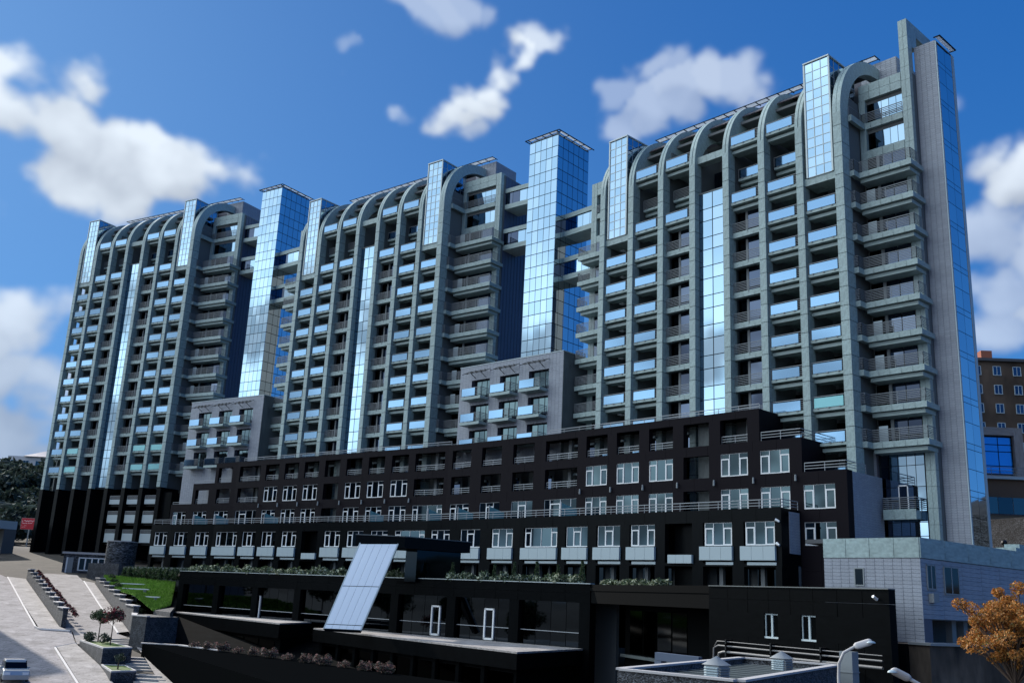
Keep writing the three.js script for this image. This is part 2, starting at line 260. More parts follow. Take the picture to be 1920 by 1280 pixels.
    if (loggia) for (let i = 0; i <= nl; i++) { const y = lev(i); if ((boxed && i < 3) || y < yb + .5) continue; { let q3 = 0; if (!(opt.greyFrom && y < opt.greyFrom)) { const ld = part(root, 'loggia_shade_back'); for (let q = 0; q < 3; q++) pane(ld, m.blackWin, x0 + .18 + q * 1.35, x0 + 1.48 + q * 1.35, y, y + 2.7, -4.94); if (rp() < .16) box(ld, 'blind', m.lgrey, x0 + .2 + 1.35 * (q3 = Math.floor(rp() * 3)), x0 + 1.46 + 1.35 * q3, y + .9 + rp(), y + 2.5, -4.9, -4.88); if (rp() < .12) box(ld, 'air_conditioner', m.white, x0 + 3.0, x0 + 3.8, y + 1.9, y + 2.35, -4.9, -4.6); } } }  // added near-black panes: the shade deep in the loggias is put into their colour
    if (boxed) { // glazed lift-shaft box that rises through the arch
      const gb = part(root, 'glass_box'), xa = x0 + .78, xb = x0 + 3.46, y0 = Yt - 6.45, y1 = Yt + 6.1, zb = -5.2, rows = 12, dh = (y1 - y0) / rows;
      box(gb, 'inner_back', m.lgrey, xa + .1, xb - .1, y0, y1 - .1, zb, -1.0);
      const fr = []; for (let c = 0; c <= 3; c++) fr.push([xa + (xb - xa) * c / 3 - .03, xa + (xb - xa) * c / 3 + .03, y0, y1, -.05, .02]); for (let r = 0; r <= rows; r++) fr.push([xa, xb, y0 + r * dh - .03, y0 + r * dh + .03, -.05, .015]);
      for (let c = 0; c <= 5; c++) { const z = zb * c / 5; fr.push([xb - .03, xb + .03, y0, y1, z - .03, z + .03]); } for (let r = 0; r <= rows; r++) fr.push([xb - .03, xb + .02, y0 + r * dh - .03, y0 + r * dh + .03, zb, 0]);
      fr.push([xa - .12, xb + .12, y1, y1 + .14, zb, .12], [xb - .06, xb + .12, y0, y1, -.1, .06], [xa - .12, xa + .06, y0, y1, -.1, .06]);
      mesh(gb, 'box_frame', merged(fr), m.steel);
      for (let r = 0; r < rows; r++) { for (let c = 0; c < 3; c++) pane(gb, m.curtain, xa + (xb - xa) * c / 3 + .04, xa + (xb - xa) * (c + 1) / 3 - .04, y0 + r * dh + .04, y0 + (r + 1) * dh - .04, -.04); if (r > 4) for (let c = 0; c < 5; c++) paneX(gb, m.curtain, xb - .02, y0 + r * dh + .04, y0 + (r + 1) * dh - .04, zb * (c + 1) / 5 + .04, zb * c / 5 - .04); }
      const lb = part(root, 'box_beam'); for (let q = 0; q < 3; q++) box(lb, 'cladding_panel', pick(F), x0 + .38 + q * 1.21, x0 + .38 + q * 1.21 + 1.19, y0 - .78, y0 - .02, -2.5, -.10);
    }
  }
  // end wings with wrapped balconies
  const wing = (mir, E, full) => {
    const X = (a, c) => mir ? [W7 - c, W7 - a] : [a, c], bx = (p, n, mt, a, c, y0, y1, z0, z1) => box(p, n, mt, ...X(a, c), y0, y1, z0, z1), pn = (p, mt, a, c, y0, y1, z) => pane(p, mt, ...X(a, c), y0, y1, z);
    bx(root, 'wing_core', m.innerWall, 30.9, E, yb, Yt + 3.4, -13, -4.2);
    const col = part(root, 'corner_column'); { const top = full === 'fin' ? Yt + 9.2 : Yt + 3.6; bx(col, 'column_core', m.joint, E - .87, E - .03, yb, top, -4.4, -3.63); let y = top, i = 0; while (y > yb + .1) { const y0 = Math.max(yb, y - (i++ % 2 ? 1.42 : 1.88)); for (const c of [0, 1]) bx(col, 'cladding_panel', pick(F), E - .9 + c * .45, E - .9 + c * .45 + .43, y0 + .025, y, -4.5, -3.6); y = y0; } }
    const up = part(root, 'wing_band'); for (const [a, c] of [[Yt + 2.75, Yt + 3.6], [Yt + 1.9, Yt + 2.72], [Yt - 1.3, Yt - .65], [Yt - 4.5, Yt - 3.65]]) for (let q = 0; q < 4; q++) { const wd = (E - .92 - 31.0) / 4; bx(up, 'cladding_panel', pick(F), 31.0 + q * wd, 31.0 + q * wd + wd - .03, a, c, -4.4, -3.6); }
    bx(up, 'cladding_panel', F[0], 30.95, 31.6, Yt - 6, Yt + 1.9, -4.4, -3.62);
    bx(up, 'jog_slab', F[0], 31.15, 31.5, Yt - 1.3, Yt - .65, -3.6, -.9);
    const ug = part(root, 'wing_glazing'); for (const [a, c] of [[Yt - .65, Yt + 1.5], [Yt - 3.65, Yt - 1.7], [Yt - 6.6, Yt - 4.9]]) { const wd = (E - .95 - 31.6) / 5; for (let q = 0; q < 5; q++) pn(ug, q === 0 ? m.blackWin : m.curtain, 31.62 + q * wd, 31.62 + (q + 1) * wd - .05, a, c, -4.05); bx(ug, 'lintel_gap', m.inner, 31.6, E - .92, c, c + .42, -4.3, -4.0); }
    { const r0 = railGeo([[31.2, -1.0], [31.2, -3.55], [E - .95, -3.55]].map(([x, z]) => [mir ? W7 - x : x, z]), 1.0, 6, .03, 1.3); mesh(root, 'railing', r0, m.rail, 0, Yt - .62, 0); }
    const wr = (() => { const g = wingRail(E - .05); if (!mir) return g; return flip(g.applyMatrix4(new THREE.Matrix4().makeScale(-1, 1, 1)).translate(W7, 0, 0)); })();
    for (let i = 2; i <= nl; i++) {
      const y = lev(i); if (y < (opt.wingTo ?? yb) - .1) break; const bl = part(root, 'wrap_balcony');
      const n = 5, a = 31.45, c = E + .4; for (let q = 0; q < n; q++) bx(bl, 'fascia_panel', pick(F), a + (c - a) * q / n + .012, a + (c - a) * (q + 1) / n - .012, y - .60, y - .05, -2.0, -1.75);
      bx(bl, 'jog', F[1], 31.12, 31.6, y - .60, y - .05, -2.0, -.75); bx(bl, 'slab', F[0], 31.15, E + .38, y - .56, y - .09, -4.4, -2.0); bx(bl, 'under_beam', F[2], 31.5, E + .05, y - 1.0, y - .62, -4.2, -2.15);
      mesh(bl, 'railing', wr, m.rail, 0, y, 0); if (rp() < (b === 'A' ? .35 : .75)) bx(bl, 'side_screen', m.lgrey, 31.9, 32.75, y - .05, y + 1.5, -2.5, -2.46);
      const wn = part(root, 'wing_window'), y1 = y + 2.25, xs = [31.3, 32.5, 32.85, (32.85 + E - 1.0) / 2, E - 1.0];
      pn(wn, m.blackWin, xs[0], xs[1] - .03, y, y1, -3.66); bx(wn, 'mullion', m.grey, xs[1], xs[2] - .06, y, y1, -3.74, -3.6); pn(wn, m.darkWin, xs[2], xs[3] - .05, y, y1, -3.66); pn(wn, m.darkWin, xs[3] + .05, xs[4], y, y1, -3.66);
    }
  };
  if (opt.rightWing) wing(false, opt.rightWing, opt.fin ? 'fin' : '');
  if (opt.leftWing) wing(true, opt.leftWing, '');
  return root;
}
const tA = tower('A', 'arched_tower', 'grey-green arched apartment tower with tall end fin beside the lilac tiled wall', { bottom: 24, levels: 12, rightWing: 36.35, leftWing: 36.1, fin: true, canopy: [2, 31.2], wingTo: 35, stripTo: 34, plain: (k, i) => k === 6 && i === 9 });
const tB = tower('B', 'arched_tower', 'grey-green arched apartment tower standing between the two mirror-glass stair towers', { bottom: 26, levels: 12, rightWing: 38.0, leftWing: 36.1, canopy: [2, 33], wingTo: 36, stripTo: 36 });
const tC = tower('C', 'arched_tower', 'grey-green arched apartment tower with a black stone foot beside the wooded hill', { bottom: 23.5, levels: 13, rightWing: 38.0, canopy: [2, 33], greyFrom: 35.4, wingTo: 31, stripTo: 35.4, plain: (k, i) => i >= 12 && k > 0 });

// end wall, side glazing and fin of the near tower
{
  const X0 = 36.36, X1 = 38.5;
  box(tA, 'end_wall', m.tileJoint, X0, X1, 24, 74.6, -8.7, -4.85);
  tiles(tA, 'end_wall_tile', m.tile, 'z', X0 + .02, X1 - .06, 24, 74.6, -4.85, .54, .215);
  const sg = part(tA, 'side_glazing'); let y = 74.2, i = 0; box(sg, 'mullion_back', m.mull, X1, X1 + .05, 24, 74.4, -8.2, -4.9);
  while (y > 24.6) { const h = [1.85, .55, 1.75][i++ % 3]; for (const c of [0, 1]) paneX(sg, m.sideGlass, X1 + .08, y - h + .05, y, -4.95 - (c + 1) * 1.6 + .04, -4.95 - c * 1.6); y -= h; }
  box(tA, 'corner_trim', m.lgrey, X1 - .1, X1 + .12, 24, 74.4, -8.75, -8.25);
  box(tA, 'corner_trim', m.lgrey, X1 - .04, X1 + .06, 24, 74.5, -4.95, -4.8);
  const fn = part(tA, 'end_fin'); // fin behind the corner column, with an opening
  box(fn, 'fin_panel', F[1], 35.5, 36.33, 74.6, 77.38, -5.6, -4.5); box(fn, 'fin_panel', F[0], 35.5, 36.33, 76.1, 77.38, -9, -5.6); box(fn, 'fin_panel', F[2], 35.5, 36.33, 70.5, 76.1, -9, -7.4);
  const cp = part(tA, 'roof_canopy'); mesh(cp, 'canopy_frame', merged([[X1 + .45, X1 + .55, 74.8, 74.9, -8.4, -4.7], [X1 - .1, X1 + .55, 74.8, 74.9, -4.8, -4.7], [X1 - .1, X1 + .55, 74.8, 74.9, -8.4, -8.3]]), m.mull); box(cp, 'canopy_panel', m.canopy, X1 + .05, X1 + .42, 74.83, 74.86, -8.25, -4.85);
}
// lower glazing at the foot of the near tower's wing, with its small balcony
{
  const gl = part(tA, 'foot_glazing'), x0 = 31.35, x1 = 35.4; box(gl, 'mullion_back', m.mull, x0 - .15, x1, 25, 34.4, -3.72, -3.6);
  let y = 34.3, i = 0; while (y > 25.5) { const h = i++ % 2 ? 1.9 : 1.2; for (let c = 0; c < 5; c++) pane(gl, c < 1 ? m.darkWin : m.curtain, x0 + (x1 - x0) * c / 5 + .03, x0 + (x1 - x0) * (c + 1) / 5 - .03, y - h + .06, y, -3.56); y -= h; }
  tiles(tA, 'foot_tile', m.tile, 'z', 30.3, 31.1, 25, 34.6, -3.3, .5, .2); box(tA, 'foot_wall', m.tileJoint, 30.2, 31.15, 25, 34.6, -3.7, -3.32);
  const bl = part(tA, 'small_balcony'); for (let q = 0; q < 3; q++) box(bl, 'fascia_panel', pick(F), 31.9 + q * 1.0, 32.88 + q * 1.0, 28.3, 29.2, -2.6, -2.45); box(bl, 'slab', F[0], 31.95, 34.85, 28.35, 29.1, -3.5, -2.62);
  mesh(bl, 'railing', railGeo([[31.9, -3.5], [31.9, -2.5], [34.9, -2.5], [34.9, -3.5]], 1.0, 6, .035, 1.1), m.rail, 0, 29.2, 0);
  const dr = part(tA, 'balcony_door'); mesh(dr, 'door_frame', merged([[32.9, 33.0, 29.1, 31.4, -3.54, -3.48], [33.7, 33.8, 29.1, 31.4, -3.54, -3.48], [32.9, 33.8, 31.3, 31.42, -3.54, -3.48]]), m.white); pane(dr, m.darkWin, 33.0, 33.7, 29.1, 31.3, -3.5);
}
// navy side walls of the two farther towers
for (const t of [tB, tC]) {
  const Yt = t === tB ? TOP.B : TOP.C; const sw = part(t, 'side_wall'); box(sw, 'wall_sheet', m.navy, 38.0, 38.12, 30, Yt + 3.2, -13, -4.6);
  for (let i = 0; i < 12; i++) box(sw, 'standing_seam', m.navy, 38.12, 38.17, 30, Yt + 3.2, -12.9 + i * .7, -12.85 + i * .7);
}
// black stone foot of the far tower: glazing and boxed windows
{
  for (let k = 0; k < 4; k++) { const gz = part(tC, 'foot_glazing'), x0 = k * BW; box(gz, 'mullion_back', m.mull, x0 + .45, x0 + BW - .45, 23.6, 35.2, -2.4, -2.2); let y = 34.9, i = 0; while (y > 25.6) { const h = i++ % 2 ? 1.42 : 1.88; for (const c of [0, 1]) pane(gz, k ? m.podWin : m.curtain, x0 + .62 + c * 1.0, x0 + 1.56 + c * 1.0, y - h + .05, y, -2.15); y -= h; } }
  for (let k = 4; k < 7; k++) for (const [y0, y1] of [[33.1, 33.9], [29.95, 31.3], [26.7, 28.2]]) {
    const bl = part(tC, 'parapet_balcony'), x0 = k * BW; box(bl, 'parapet', m.lgrey, x0 + .9, x0 + 3.6, y0 - .4, y1 - .4, -.5, -.05); mesh(bl, 'railing', railGeo([[x0 + .9, -.1], [x0 + 3.6, -.1]], .6, 4, .03, 1.3), m.railLight, 0, y1 - .4, 0);
    pane(bl, m.blackWin, x0 + .8, x0 + 2.1, y1 - .2, y1 + 1.5, -1.2); pane(bl, m.blackWin, x0 + 2.2, x0 + 3.6, y1 - .2, y1 + 1.5, -1.2); box(bl, 'slab', m.blackTile, x0 + .5, x0 + BW - .5, y0 - .8, y0 - .4, -3.5, -.3);
  }
  box(tC, 'dark_corner', m.blackTile, 30.9, 33.4, 23.5, 34.6, -6, -.2);
}

// ------------------------------------------------------------------ mirror-glass stair towers
function glassTower(label, x, z, th, W, D, y0, y1) {
  const root = thing('glass_tower', label, 'building', x, y0, z, th, 'mirror glass stair towers');
  box(root, 'shaft', m.mull, -W + .05, -.05, y0, y1, -D + .05, -.05);
  const nx = 5, nz = 6; let y = y1, i = 0;
  const fp = part(root, 'front_glazing'), sp = part(root, 'side_glazing');
  while (y > y0 + .2) { const h = i++ % 2 ? 1.55 : 1.75, yy = Math.max(y0, y - h);
    for (let c = 0; c < nx; c++) pane(fp, m.curtain, -W + W * c / nx + .035, -W + W * (c + 1) / nx - .035, yy + .045, y - .045, -.02);
    for (let c = 0; c < nz; c++) paneX(sp, m.sideGlass, -.02, yy + .045, y - .045, -D + D * c / nz + .035, -D + D * (c + 1) / nz - .035);
    for (let c = 0; c < 2; c++) { const o = box(fp, 'left_pane', m.curtain[c], -W - .01, -W + .03, yy + .03, y - .03, -D + D * c / 2 + .03, -D + D * (c + 1) / 2 - .03); }
    y = yy; }
  const cp = part(root, 'roof_canopy'), Y = y1 + .2, f = [[-W - .5, .55, Y - .05, Y + .05, .45, .55], [.45, .55, Y - .05, Y + .05, -D - .5, .45], [-W - .5, -W - .4, Y - .05, Y + .05, -D - .5, .45]];
  for (let c = 0; c <= 4; c++) f.push([-W * c / 4 - .04, -W * c / 4 + .04, Y - .06, Y + .04, -.3, .55]); for (let c = 0; c <= 4; c++) f.push([-.3, .55, Y - .06, Y + .04, -D * c / 4 - .04, -D * c / 4 + .04]);
  mesh(cp, 'canopy_frame', merged(f), m.mull);
  for (let c = 0; c < 4; c++) { box(cp, 'canopy_panel', m.canopy, -W * (c + 1) / 4 + .07, -W * c / 4 - .07, Y - .015, Y + .015, .05, .43); box(cp, 'canopy_panel', m.canopy, .05, .43, Y - .015, Y + .015, -D * (c + 1) / 4 + .07, -D * c / 4 - .07); }
  box(root, 'parapet', m.side, -W + .3, -.3, y1, y1 + .3, -D + .3, -.3);
  return root;
}
glassTower('x', -10.78, -2.55, .09, 5.0, 6.7, 48.9, 80.5).userData.label = 'blue mirror-glass stair tower joined by bridges to the tower with the end fin';
glassTower('x', -71.16, 4.99, .235, 4.9, 7.0, 49.3, 87.9).userData.label = 'blue mirror-glass stair tower joined by bridges to the tower with the black foot';
// bridges between the arched towers and the glass towers
function bridges(root, Yt, x0, x1) {
  for (const y of [Yt + 1.3, Yt - 4.8]) { const br = part(root, 'bridge');
    box(br, 'top_band', F[1], x0, x1, y - .62, y, -7.6, -4.5); box(br, 'floor_band', F[2], x0, x1, y - 3.1, y - 2.42, -7.6, -4.5);
    const n = 5; for (let c = 0; c < n; c++) pane(br, c < 2 ? m.darkWin : m.curtain, x0 + (x1 - x0) * c / n + .03, x0 + (x1 - x0) * (c + 1) / n - .03, y - 2.4, y - .64, -4.7); box(br, 'back_wall', m.side, x0, x1, y - 2.42, y - .62, -7.5, -7.4); }
}
bridges(tA, TOP.A, -11.6, -5.4); bridges(tB, TOP.B, 38.1, 44.4); bridges(tB, TOP.B, -12.4, -5.4); bridges(tC, TOP.C, 38.1, 43.6);

// ------------------------------------------------------------------ tiled link blocks with three columns of balconies
function linkBlock(label, x, z, th, y0, y1) {
  const W = 17.6, D = 5.2, root = thing('tiled_block', label, 'building', x, y0, z, th, 'lilac tiled link blocks');
  box(root, 'block_core', m.tileJoint, -W, 0, y0, y1, -D, -.9); box(root, 'block_core', m.inner, -W - 3, 3, y0 - 14, y0, -D - 2, -1.6);
  const cs = [-13.8, -8.75, -3.85], hw = 1.62, rows = [y1 - 4.3, y1 - 7.6, y1 - 10.9], wh = 2.42, fw = part(root, 'front_wall');
  const cols = [-W, ...cs.flatMap((c) => [c - hw, c + hw]), 0];
  const tt = (a, b, c, d) => { if (d - c > .05 && b - a > .05) { box(fw, 'wall_backing', m.tileJoint, a, b, c, d, -.9, -.03); tiles(fw, 'wall_tile', m.tile, 'z', a, b, c, d, -.03, .55, .215); } };
  for (let i = 0; i < cols.length; i += 2) tt(cols[i], cols[i + 1], y0, y1);
  for (const c of cs) { let t = y1; for (const r of rows) { tt(c - hw, c + hw, Math.max(y0, r + wh), t); t = r; } tt(c - hw, c + hw, y0, Math.max(y0, t)); }
  box(root, 'parapet_cap', m.lgrey, -W - .06, .06, y1, y1 + .1, -D, .06); box(root, 'side_wall', m.side, 0, .05, y0, y1, -D, -.02);
  for (const c of cs) for (const r of rows) { if (r + wh < y0 + .4) continue;
    const wn = part(root, 'window'); box(wn, 'window_frame', m.mull, c - hw, c + hw, r, r + wh, -.75, -.6); for (let q = 0; q < 3; q++) pane(wn, q ? m.podWin : m.podWin, c - hw + .45 + q * .95, c - hw + 1.28 + q * .95, r + .04, r + wh - .08, -.56);
    const bl = part(root, 'balcony'); box(bl, 'slab', F[1], c - hw - .35, c + hw - .1, r - .42, r - .06, 0, 1.5);
    pane(bl, m.balGlass, c - hw - .15, c - hw + 2.2, r + .02, r + 1.0, 1.54, 'glass_panel'); mesh(bl, 'railing', railGeo([[c - hw - .33, .02], [c - hw - .33, 1.46], [c + hw - .13, 1.46], [c + hw - .13, .02]], 1.05, 6, .03, 1.2), m.rail, 0, r, 0); }
  for (const c of cs) { const aw = part(root, 'pergola'), y = rows[0] + wh + .55, g = []; for (let q = 0; q < 5; q++) { const xx = c - hw - .2 + q * .85; g.push(bar(xx, y + .75, -.05, xx - .1, y - .05, 1.5, .07)); } g.push(bar(c - hw - .3, y + .15, 1.1, c + hw + .2, y + .15, 1.1, .07), bar(c - hw - .3, y + .5, .5, c + hw + .2, y + .5, .5, .07)); for (const q of [-.9, .9]) g.push(bar(c + q, y - .35, 0, c + q, y + .2, 1.05, .06)); mesh(aw, 'pergola_bars', mergeGeometries(g), m.black); }
}
linkBlock('lilac tiled block of nine balconied windows below the nearer glass tower', -5.9, .1, .075, 36, 49.1);
linkBlock('lilac tiled block of nine balconied windows below the farther glass tower', -64.4, 7.6, .225, 29, 49.4);

// ------------------------------------------------------------------ dark stepped podium (upper) and black tiled podium (lower)
const seg = (a, p, n) => [a[0] + p * Math.cos(a[2]) + n * Math.sin(a[2]), a[1] - p * Math.sin(a[2]) + n * Math.cos(a[2]), a[2]];
const linkU = { AB: [-21.64, 4.06, .05455, 15.8], BC: [-79.36, 13.77, .20543, 15.27] };
const linkL = { AB: [-21.17, 7.13, .05311, 15.54], BC: [-78.41, 16.72, .20382, 15.0] };
const bay = (k) => [k * BW + .25 * BW - .02, k * BW + .95 * BW - .02];
const sevenBays = Array.from({ length: 7 }, (_, k) => [...bay(k), k === 3 ? 'recess' : 'n']);
const sevenBaysU = (r) => sevenBays.map(([a, c, t]) => [a, c, t === 'recess' ? 'recess' : r === 0 ? 'log' : 'win']);
function win(root, fr, x0, x1, y0, y1, z, doors, wide) { // white framed window: side lights with transoms and a fixed middle
  const wn = part(root, 'window', fr), n = wide ? 4 : 3, xs = wide ? [x0, x0 + .9, (x0 + x1) / 2, x1 - .9, x1] : [x0, x0 + (x1 - x0) * .32, x0 + (x1 - x0) * .68, x1], f = [[x0, x1, y0, y0 + .09, z - .05, z + .05], [x0, x1, y1 - .05, y1, z - .05, z + .03]], ty = y1 - .52;
  for (let i = 0; i <= n; i++) { const wd = i === 0 || i === n ? .06 : .06; f.push([xs[i] - wd / 2, xs[i] + wd / 2, y0, y1, z - .05, z + .045]); }
  const op = doors === 1 ? [1] : [0, n - 1];
  for (const i of op) f.push([xs[i] + .02, xs[i + 1] - .02, ty - .06, ty + .06, z - .05, z + .06], [xs[i] + .02, xs[i] + .14, y0, ty, z - .05, z + .055], [xs[i + 1] - .14, xs[i + 1] - .02, y0, ty, z - .05, z + .055], [xs[i], xs[i + 1], y0 + .02, y0 + .14, z - .05, z + .058]);
  mesh(wn, 'window_frame', merged(f), m.white);
  for (let i = 0; i < n; i++) pane(wn, m.podWin, xs[i] + .03, xs[i + 1] - .03, y0 + .05, y1 - .03, z - .03);
  return wn;
}
function split(p, name, mat, x0, x1, y0, y1, z0, z1, w = 2.6, h = 9) { const n = Math.max(1, Math.round((x1 - x0) / w)), k = Math.max(1, Math.round((y1 - y0) / h)); for (let i = 0; i < n; i++) for (let j = 0; j < k; j++) { const o = (rp() - .5) * .012; box(p, name, mat, x0 + (x1 - x0) * i / n + (i ? .012 : 0), x0 + (x1 - x0) * (i + 1) / n - (i < n - 1 ? .012 : 0), y0 + (y1 - y0) * j / k + (j ? .012 : 0), y0 + (y1 - y0) * (j + 1) / k, z0, z1 + o); } }
function podWall(root, fr, x0, x1, yb, rows, top, mat, zf, thick, clip) {
  // rows: [[y0,y1,openings,[xa,xb]]...] from top to bottom; wall pieces between them, each row only as wide as the wall is there
  const wl = part(root, 'facade_wall', fr); let t = top;
  rows.forEach(([y0, y1, ops, ext], i) => {
    const [a, c] = ext; split(wl, 'wall_panel', mat, a, c, y1, t, zf - thick, zf); let x = a;
    for (const [oa, oc] of ops) { if (oa > x + .02) box(wl, 'wall_panel', mat, x, oa, y0, y1, zf - thick, zf); x = oc; } if (c > x + .02) box(wl, 'wall_panel', mat, x, c, y0, y1, zf - thick, zf);
    t = y0; });
  const last = rows[rows.length - 1][3]; split(wl, 'wall_panel', mat, last[0], last[1], yb, t, zf - thick, zf, 2.6, 2.2);
  return wl;
}
const geoLog = new Map();
function podOpen(root, fr, op, y0, y1, z) {
  const [a, c, t] = op, lg = part(root, t === 'recess' ? 'recess' : 'loggia', fr);
  if (t === 'recess') { box(lg, 'back_panel', m.navy, a + .6, c, y0 - .4, y1 + .3, z - 1.9, z - 1.75); box(lg, 'side_panel', m.side, a + .6, a + 1.9, y0 - .4, y1 + .3, z - 1.75, z - 1.65); return; }
  box(lg, 'floor_slab', m.brownBlack, a - .2, c + .2, y0 - .3, y0 - .02, z - 3.2, z - .62); box(lg, 'back_wall', m.innerWall, a - .3, c + .3, y0, y1 + .4, z - 3.3, z - 3.2);
  box(lg, 'column', m.grey, a + 1.5, a + 1.95, y0, y1 + .3, z - 2.6, z - 2.2); pane(lg, m.darkWin, a + 2.0, c, y0, y1 - .2, z - 3.15); box(lg, 'lintel_light', m.lgrey, a + 1.7, c, y1 - .42, y1 - .2, z - 2.9, z - 2.6);
  mesh(lg, 'railing', railGeo([[a, z - .28], [c, z - .28]], .72, 3, .055, 2, .07), m.railLight, 0, y0 + .02, 0);
}
{
  const root = thing('dark_podium', 'stepped matt brown-black podium with white framed windows below the arched towers', 'building', -20, 20, 4);
  const fa = (f) => [f[0] + 20, f[1] - 4, f[2]];
  const R = [[35.35, 37.65], [32.2, 34.37], [28.85, 31.0]];
  const zf = 3.2, wA = [-5.2, -.2], wR = [31.67, 36.8];
  const doSeg = (fr, x0, x1, rowsDef, top, zz, yb = 21.4) => {
    podWall(root, fr, x0, x1, yb, rowsDef.map(([i, ops, ext]) => i < 3 ? [R[i][0], R[i][1], ops, ext] : [25.7, 27.72, ops, ext]), top, m.brownBlack, zz, .6);
    for (const [i, ops] of rowsDef) { const [y0, y1] = i < 3 ? R[i] : [25.7, 27.72]; for (const op of ops) { const t = op[2]; if (t === 'win') win(root, fr, op[0], op[1], y0, y1, zz - .12, i === 2 ? (op[0] * 7 | 0) % 3 === 0 ? 1 : 0 : 0, op[1] - op[0] > 4); else podOpen(root, fr, op, y0, y1, zz); } }
  };
  // segment in front of the near tower, stepping down to its right end
  const a1 = sevenBaysU(0).slice(0, 5), a2 = sevenBaysU(1).slice(0, 6), a3 = sevenBaysU(2);
  doSeg(fa(FRAME.A), -5.87, 31.6, [[0, [[...wA, 'log'], ...a1], [-5.87, 23.0]]], 38.4, zf, 35.3);
  doSeg(fa(FRAME.A), -5.87, 31.6, [[1, [[...wA, 'log'], ...a2], [-5.87, 27.35]]], 35.3, zf + .004, 32.15);
  doSeg(fa(FRAME.A), -5.87, 31.6, [[2, [[...wA, 'win'], ...a3], [-5.87, 31.6]], [3, [[...bay(6), 'win']], [-5.87, 31.6]]], 32.15, zf + .008);
  const b = (r) => [[...wA, r === 2 ? 'win' : 'log'], ...sevenBaysU(r), [...wR, r === 2 ? 'win' : 'log']];
  doSeg(fa(FRAME.B), -5.87, 37.4, [0, 1, 2].map((r) => [r, b(r), [-5.87, 37.4]]), 38.4, zf);
  const lk = (L_, r, from) => [0, 1, 2].filter((i) => i >= from).map((i) => { const p = L_ / 3; return [i * p + p * .14, i * p + p * .78, r === 2 ? 'win' : 'log']; });
  doSeg(fa(linkU.AB), 0, 15.8, [0, 1, 2].map((r) => [r, lk(15.8, r, 0), [0, 15.8]]), 38.4, 0);
  doSeg(fa(linkU.BC), 0, 15.27, [0, 1, 2].map((r) => [r, lk(15.27, r, 2 - r), [Math.max(0, 2 - r) * 5.09, 15.27]]), 38.4, 0);
  // flat roofs of the steps and the return walls
  const rf = part(root, 'roof_deck', fa(FRAME.A)); box(rf, 'deck', m.blackMatt, -5.87, 22.95, 38.0, 38.3, -.9, 2.6); box(rf, 'deck', m.blackMatt, 22.95, 27.3, 34.9, 35.2, -.9, 2.6); box(rf, 'deck', m.blackMatt, 27.3, 31.55, 31.6, 31.95, -.9, 2.6);
  box(rf, 'return_wall', m.brownBlack, 22.4, 22.996, 35.3, 38.38, -.9, 2.6); box(rf, 'return_wall', m.brownBlack, 26.75, 27.34, 32.1, 35.3, -.9, 2.6); box(rf, 'return_wall', m.tileJoint, 31.0, 31.56, 21.4, 32.1, -3.2, 2.55); tiles(rf, 'return_tile', m.tile, 'x', -3.2, 2.2, 21.4, 32.1, 31.56, .55, .215); box(rf, 'corner_post', m.brownBlack, 31.0, 31.6, 21.4, 32.15, 2.25, 2.6);
  const rb = part(root, 'roof_deck', fa(FRAME.B)); box(rb, 'deck', m.blackMatt, -5.87, 37.4, 38.0, 38.3, -.9, 2.6);
  const rl = part(root, 'roof_deck', fa(linkU.AB)); box(rl, 'deck', m.blackMatt, 0, 15.8, 38.0, 38.3, -4, -.6); const rm = part(root, 'roof_deck', fa(linkU.BC)); box(rm, 'deck', m.blackMatt, 10.2, 15.27, 38.0, 38.3, -4, -.6); box(rm, 'deck', m.blackMatt, 5.1, 10.2, 34.8, 35.1, -4, -.6); box(rm, 'return_wall', m.brownBlack, 0, .5, 21.4, 32.1, -4, -.6);
  // rails on the roof edges
  const ra = (fr, pts, y) => mesh(part(root, 'roof_railing', fr), 'railing', railGeo(pts, .75, 3, .05, 2.4, .07), m.railLight, 0, y, 0);
  ra(fa(FRAME.A), [[23.1, 3.05], [27.2, 3.05], [27.2, -.5]], 35.37); ra(fa(FRAME.A), [[27.5, 3.05], [31.45, 3.05], [31.45, -.5]], 32.2); ra(fa(FRAME.A), [[-5.6, 2.3], [22.5, 2.3]], 38.3); ra(fa(FRAME.B), [[-5.6, 2.3], [37, 2.3]], 38.3); ra(fa(linkU.BC), [[5.3, -.2], [10, -.2]], 35.1); ra(fa(linkU.BC), [[.2, -.2], [5, -.2]], 31.8);
  // wall lamps between the rows
  for (const [f, n, zz] of [[FRAME.A, 7, zf], [FRAME.B, 8, zf]]) for (let k = 0; k < n; k++) { const lp = part(root, 'wall_lamp', fa(f)); mesh(lp, 'lamp_body', new THREE.CylinderGeometry(.09, .11, .55, 8), m.grey, k * BW + .45, 31.65, zz + .2); box(lp, 'bracket', m.black, k * BW + .41, k * BW + .49, 31.7, 31.78, zz, zz + .15); }
}
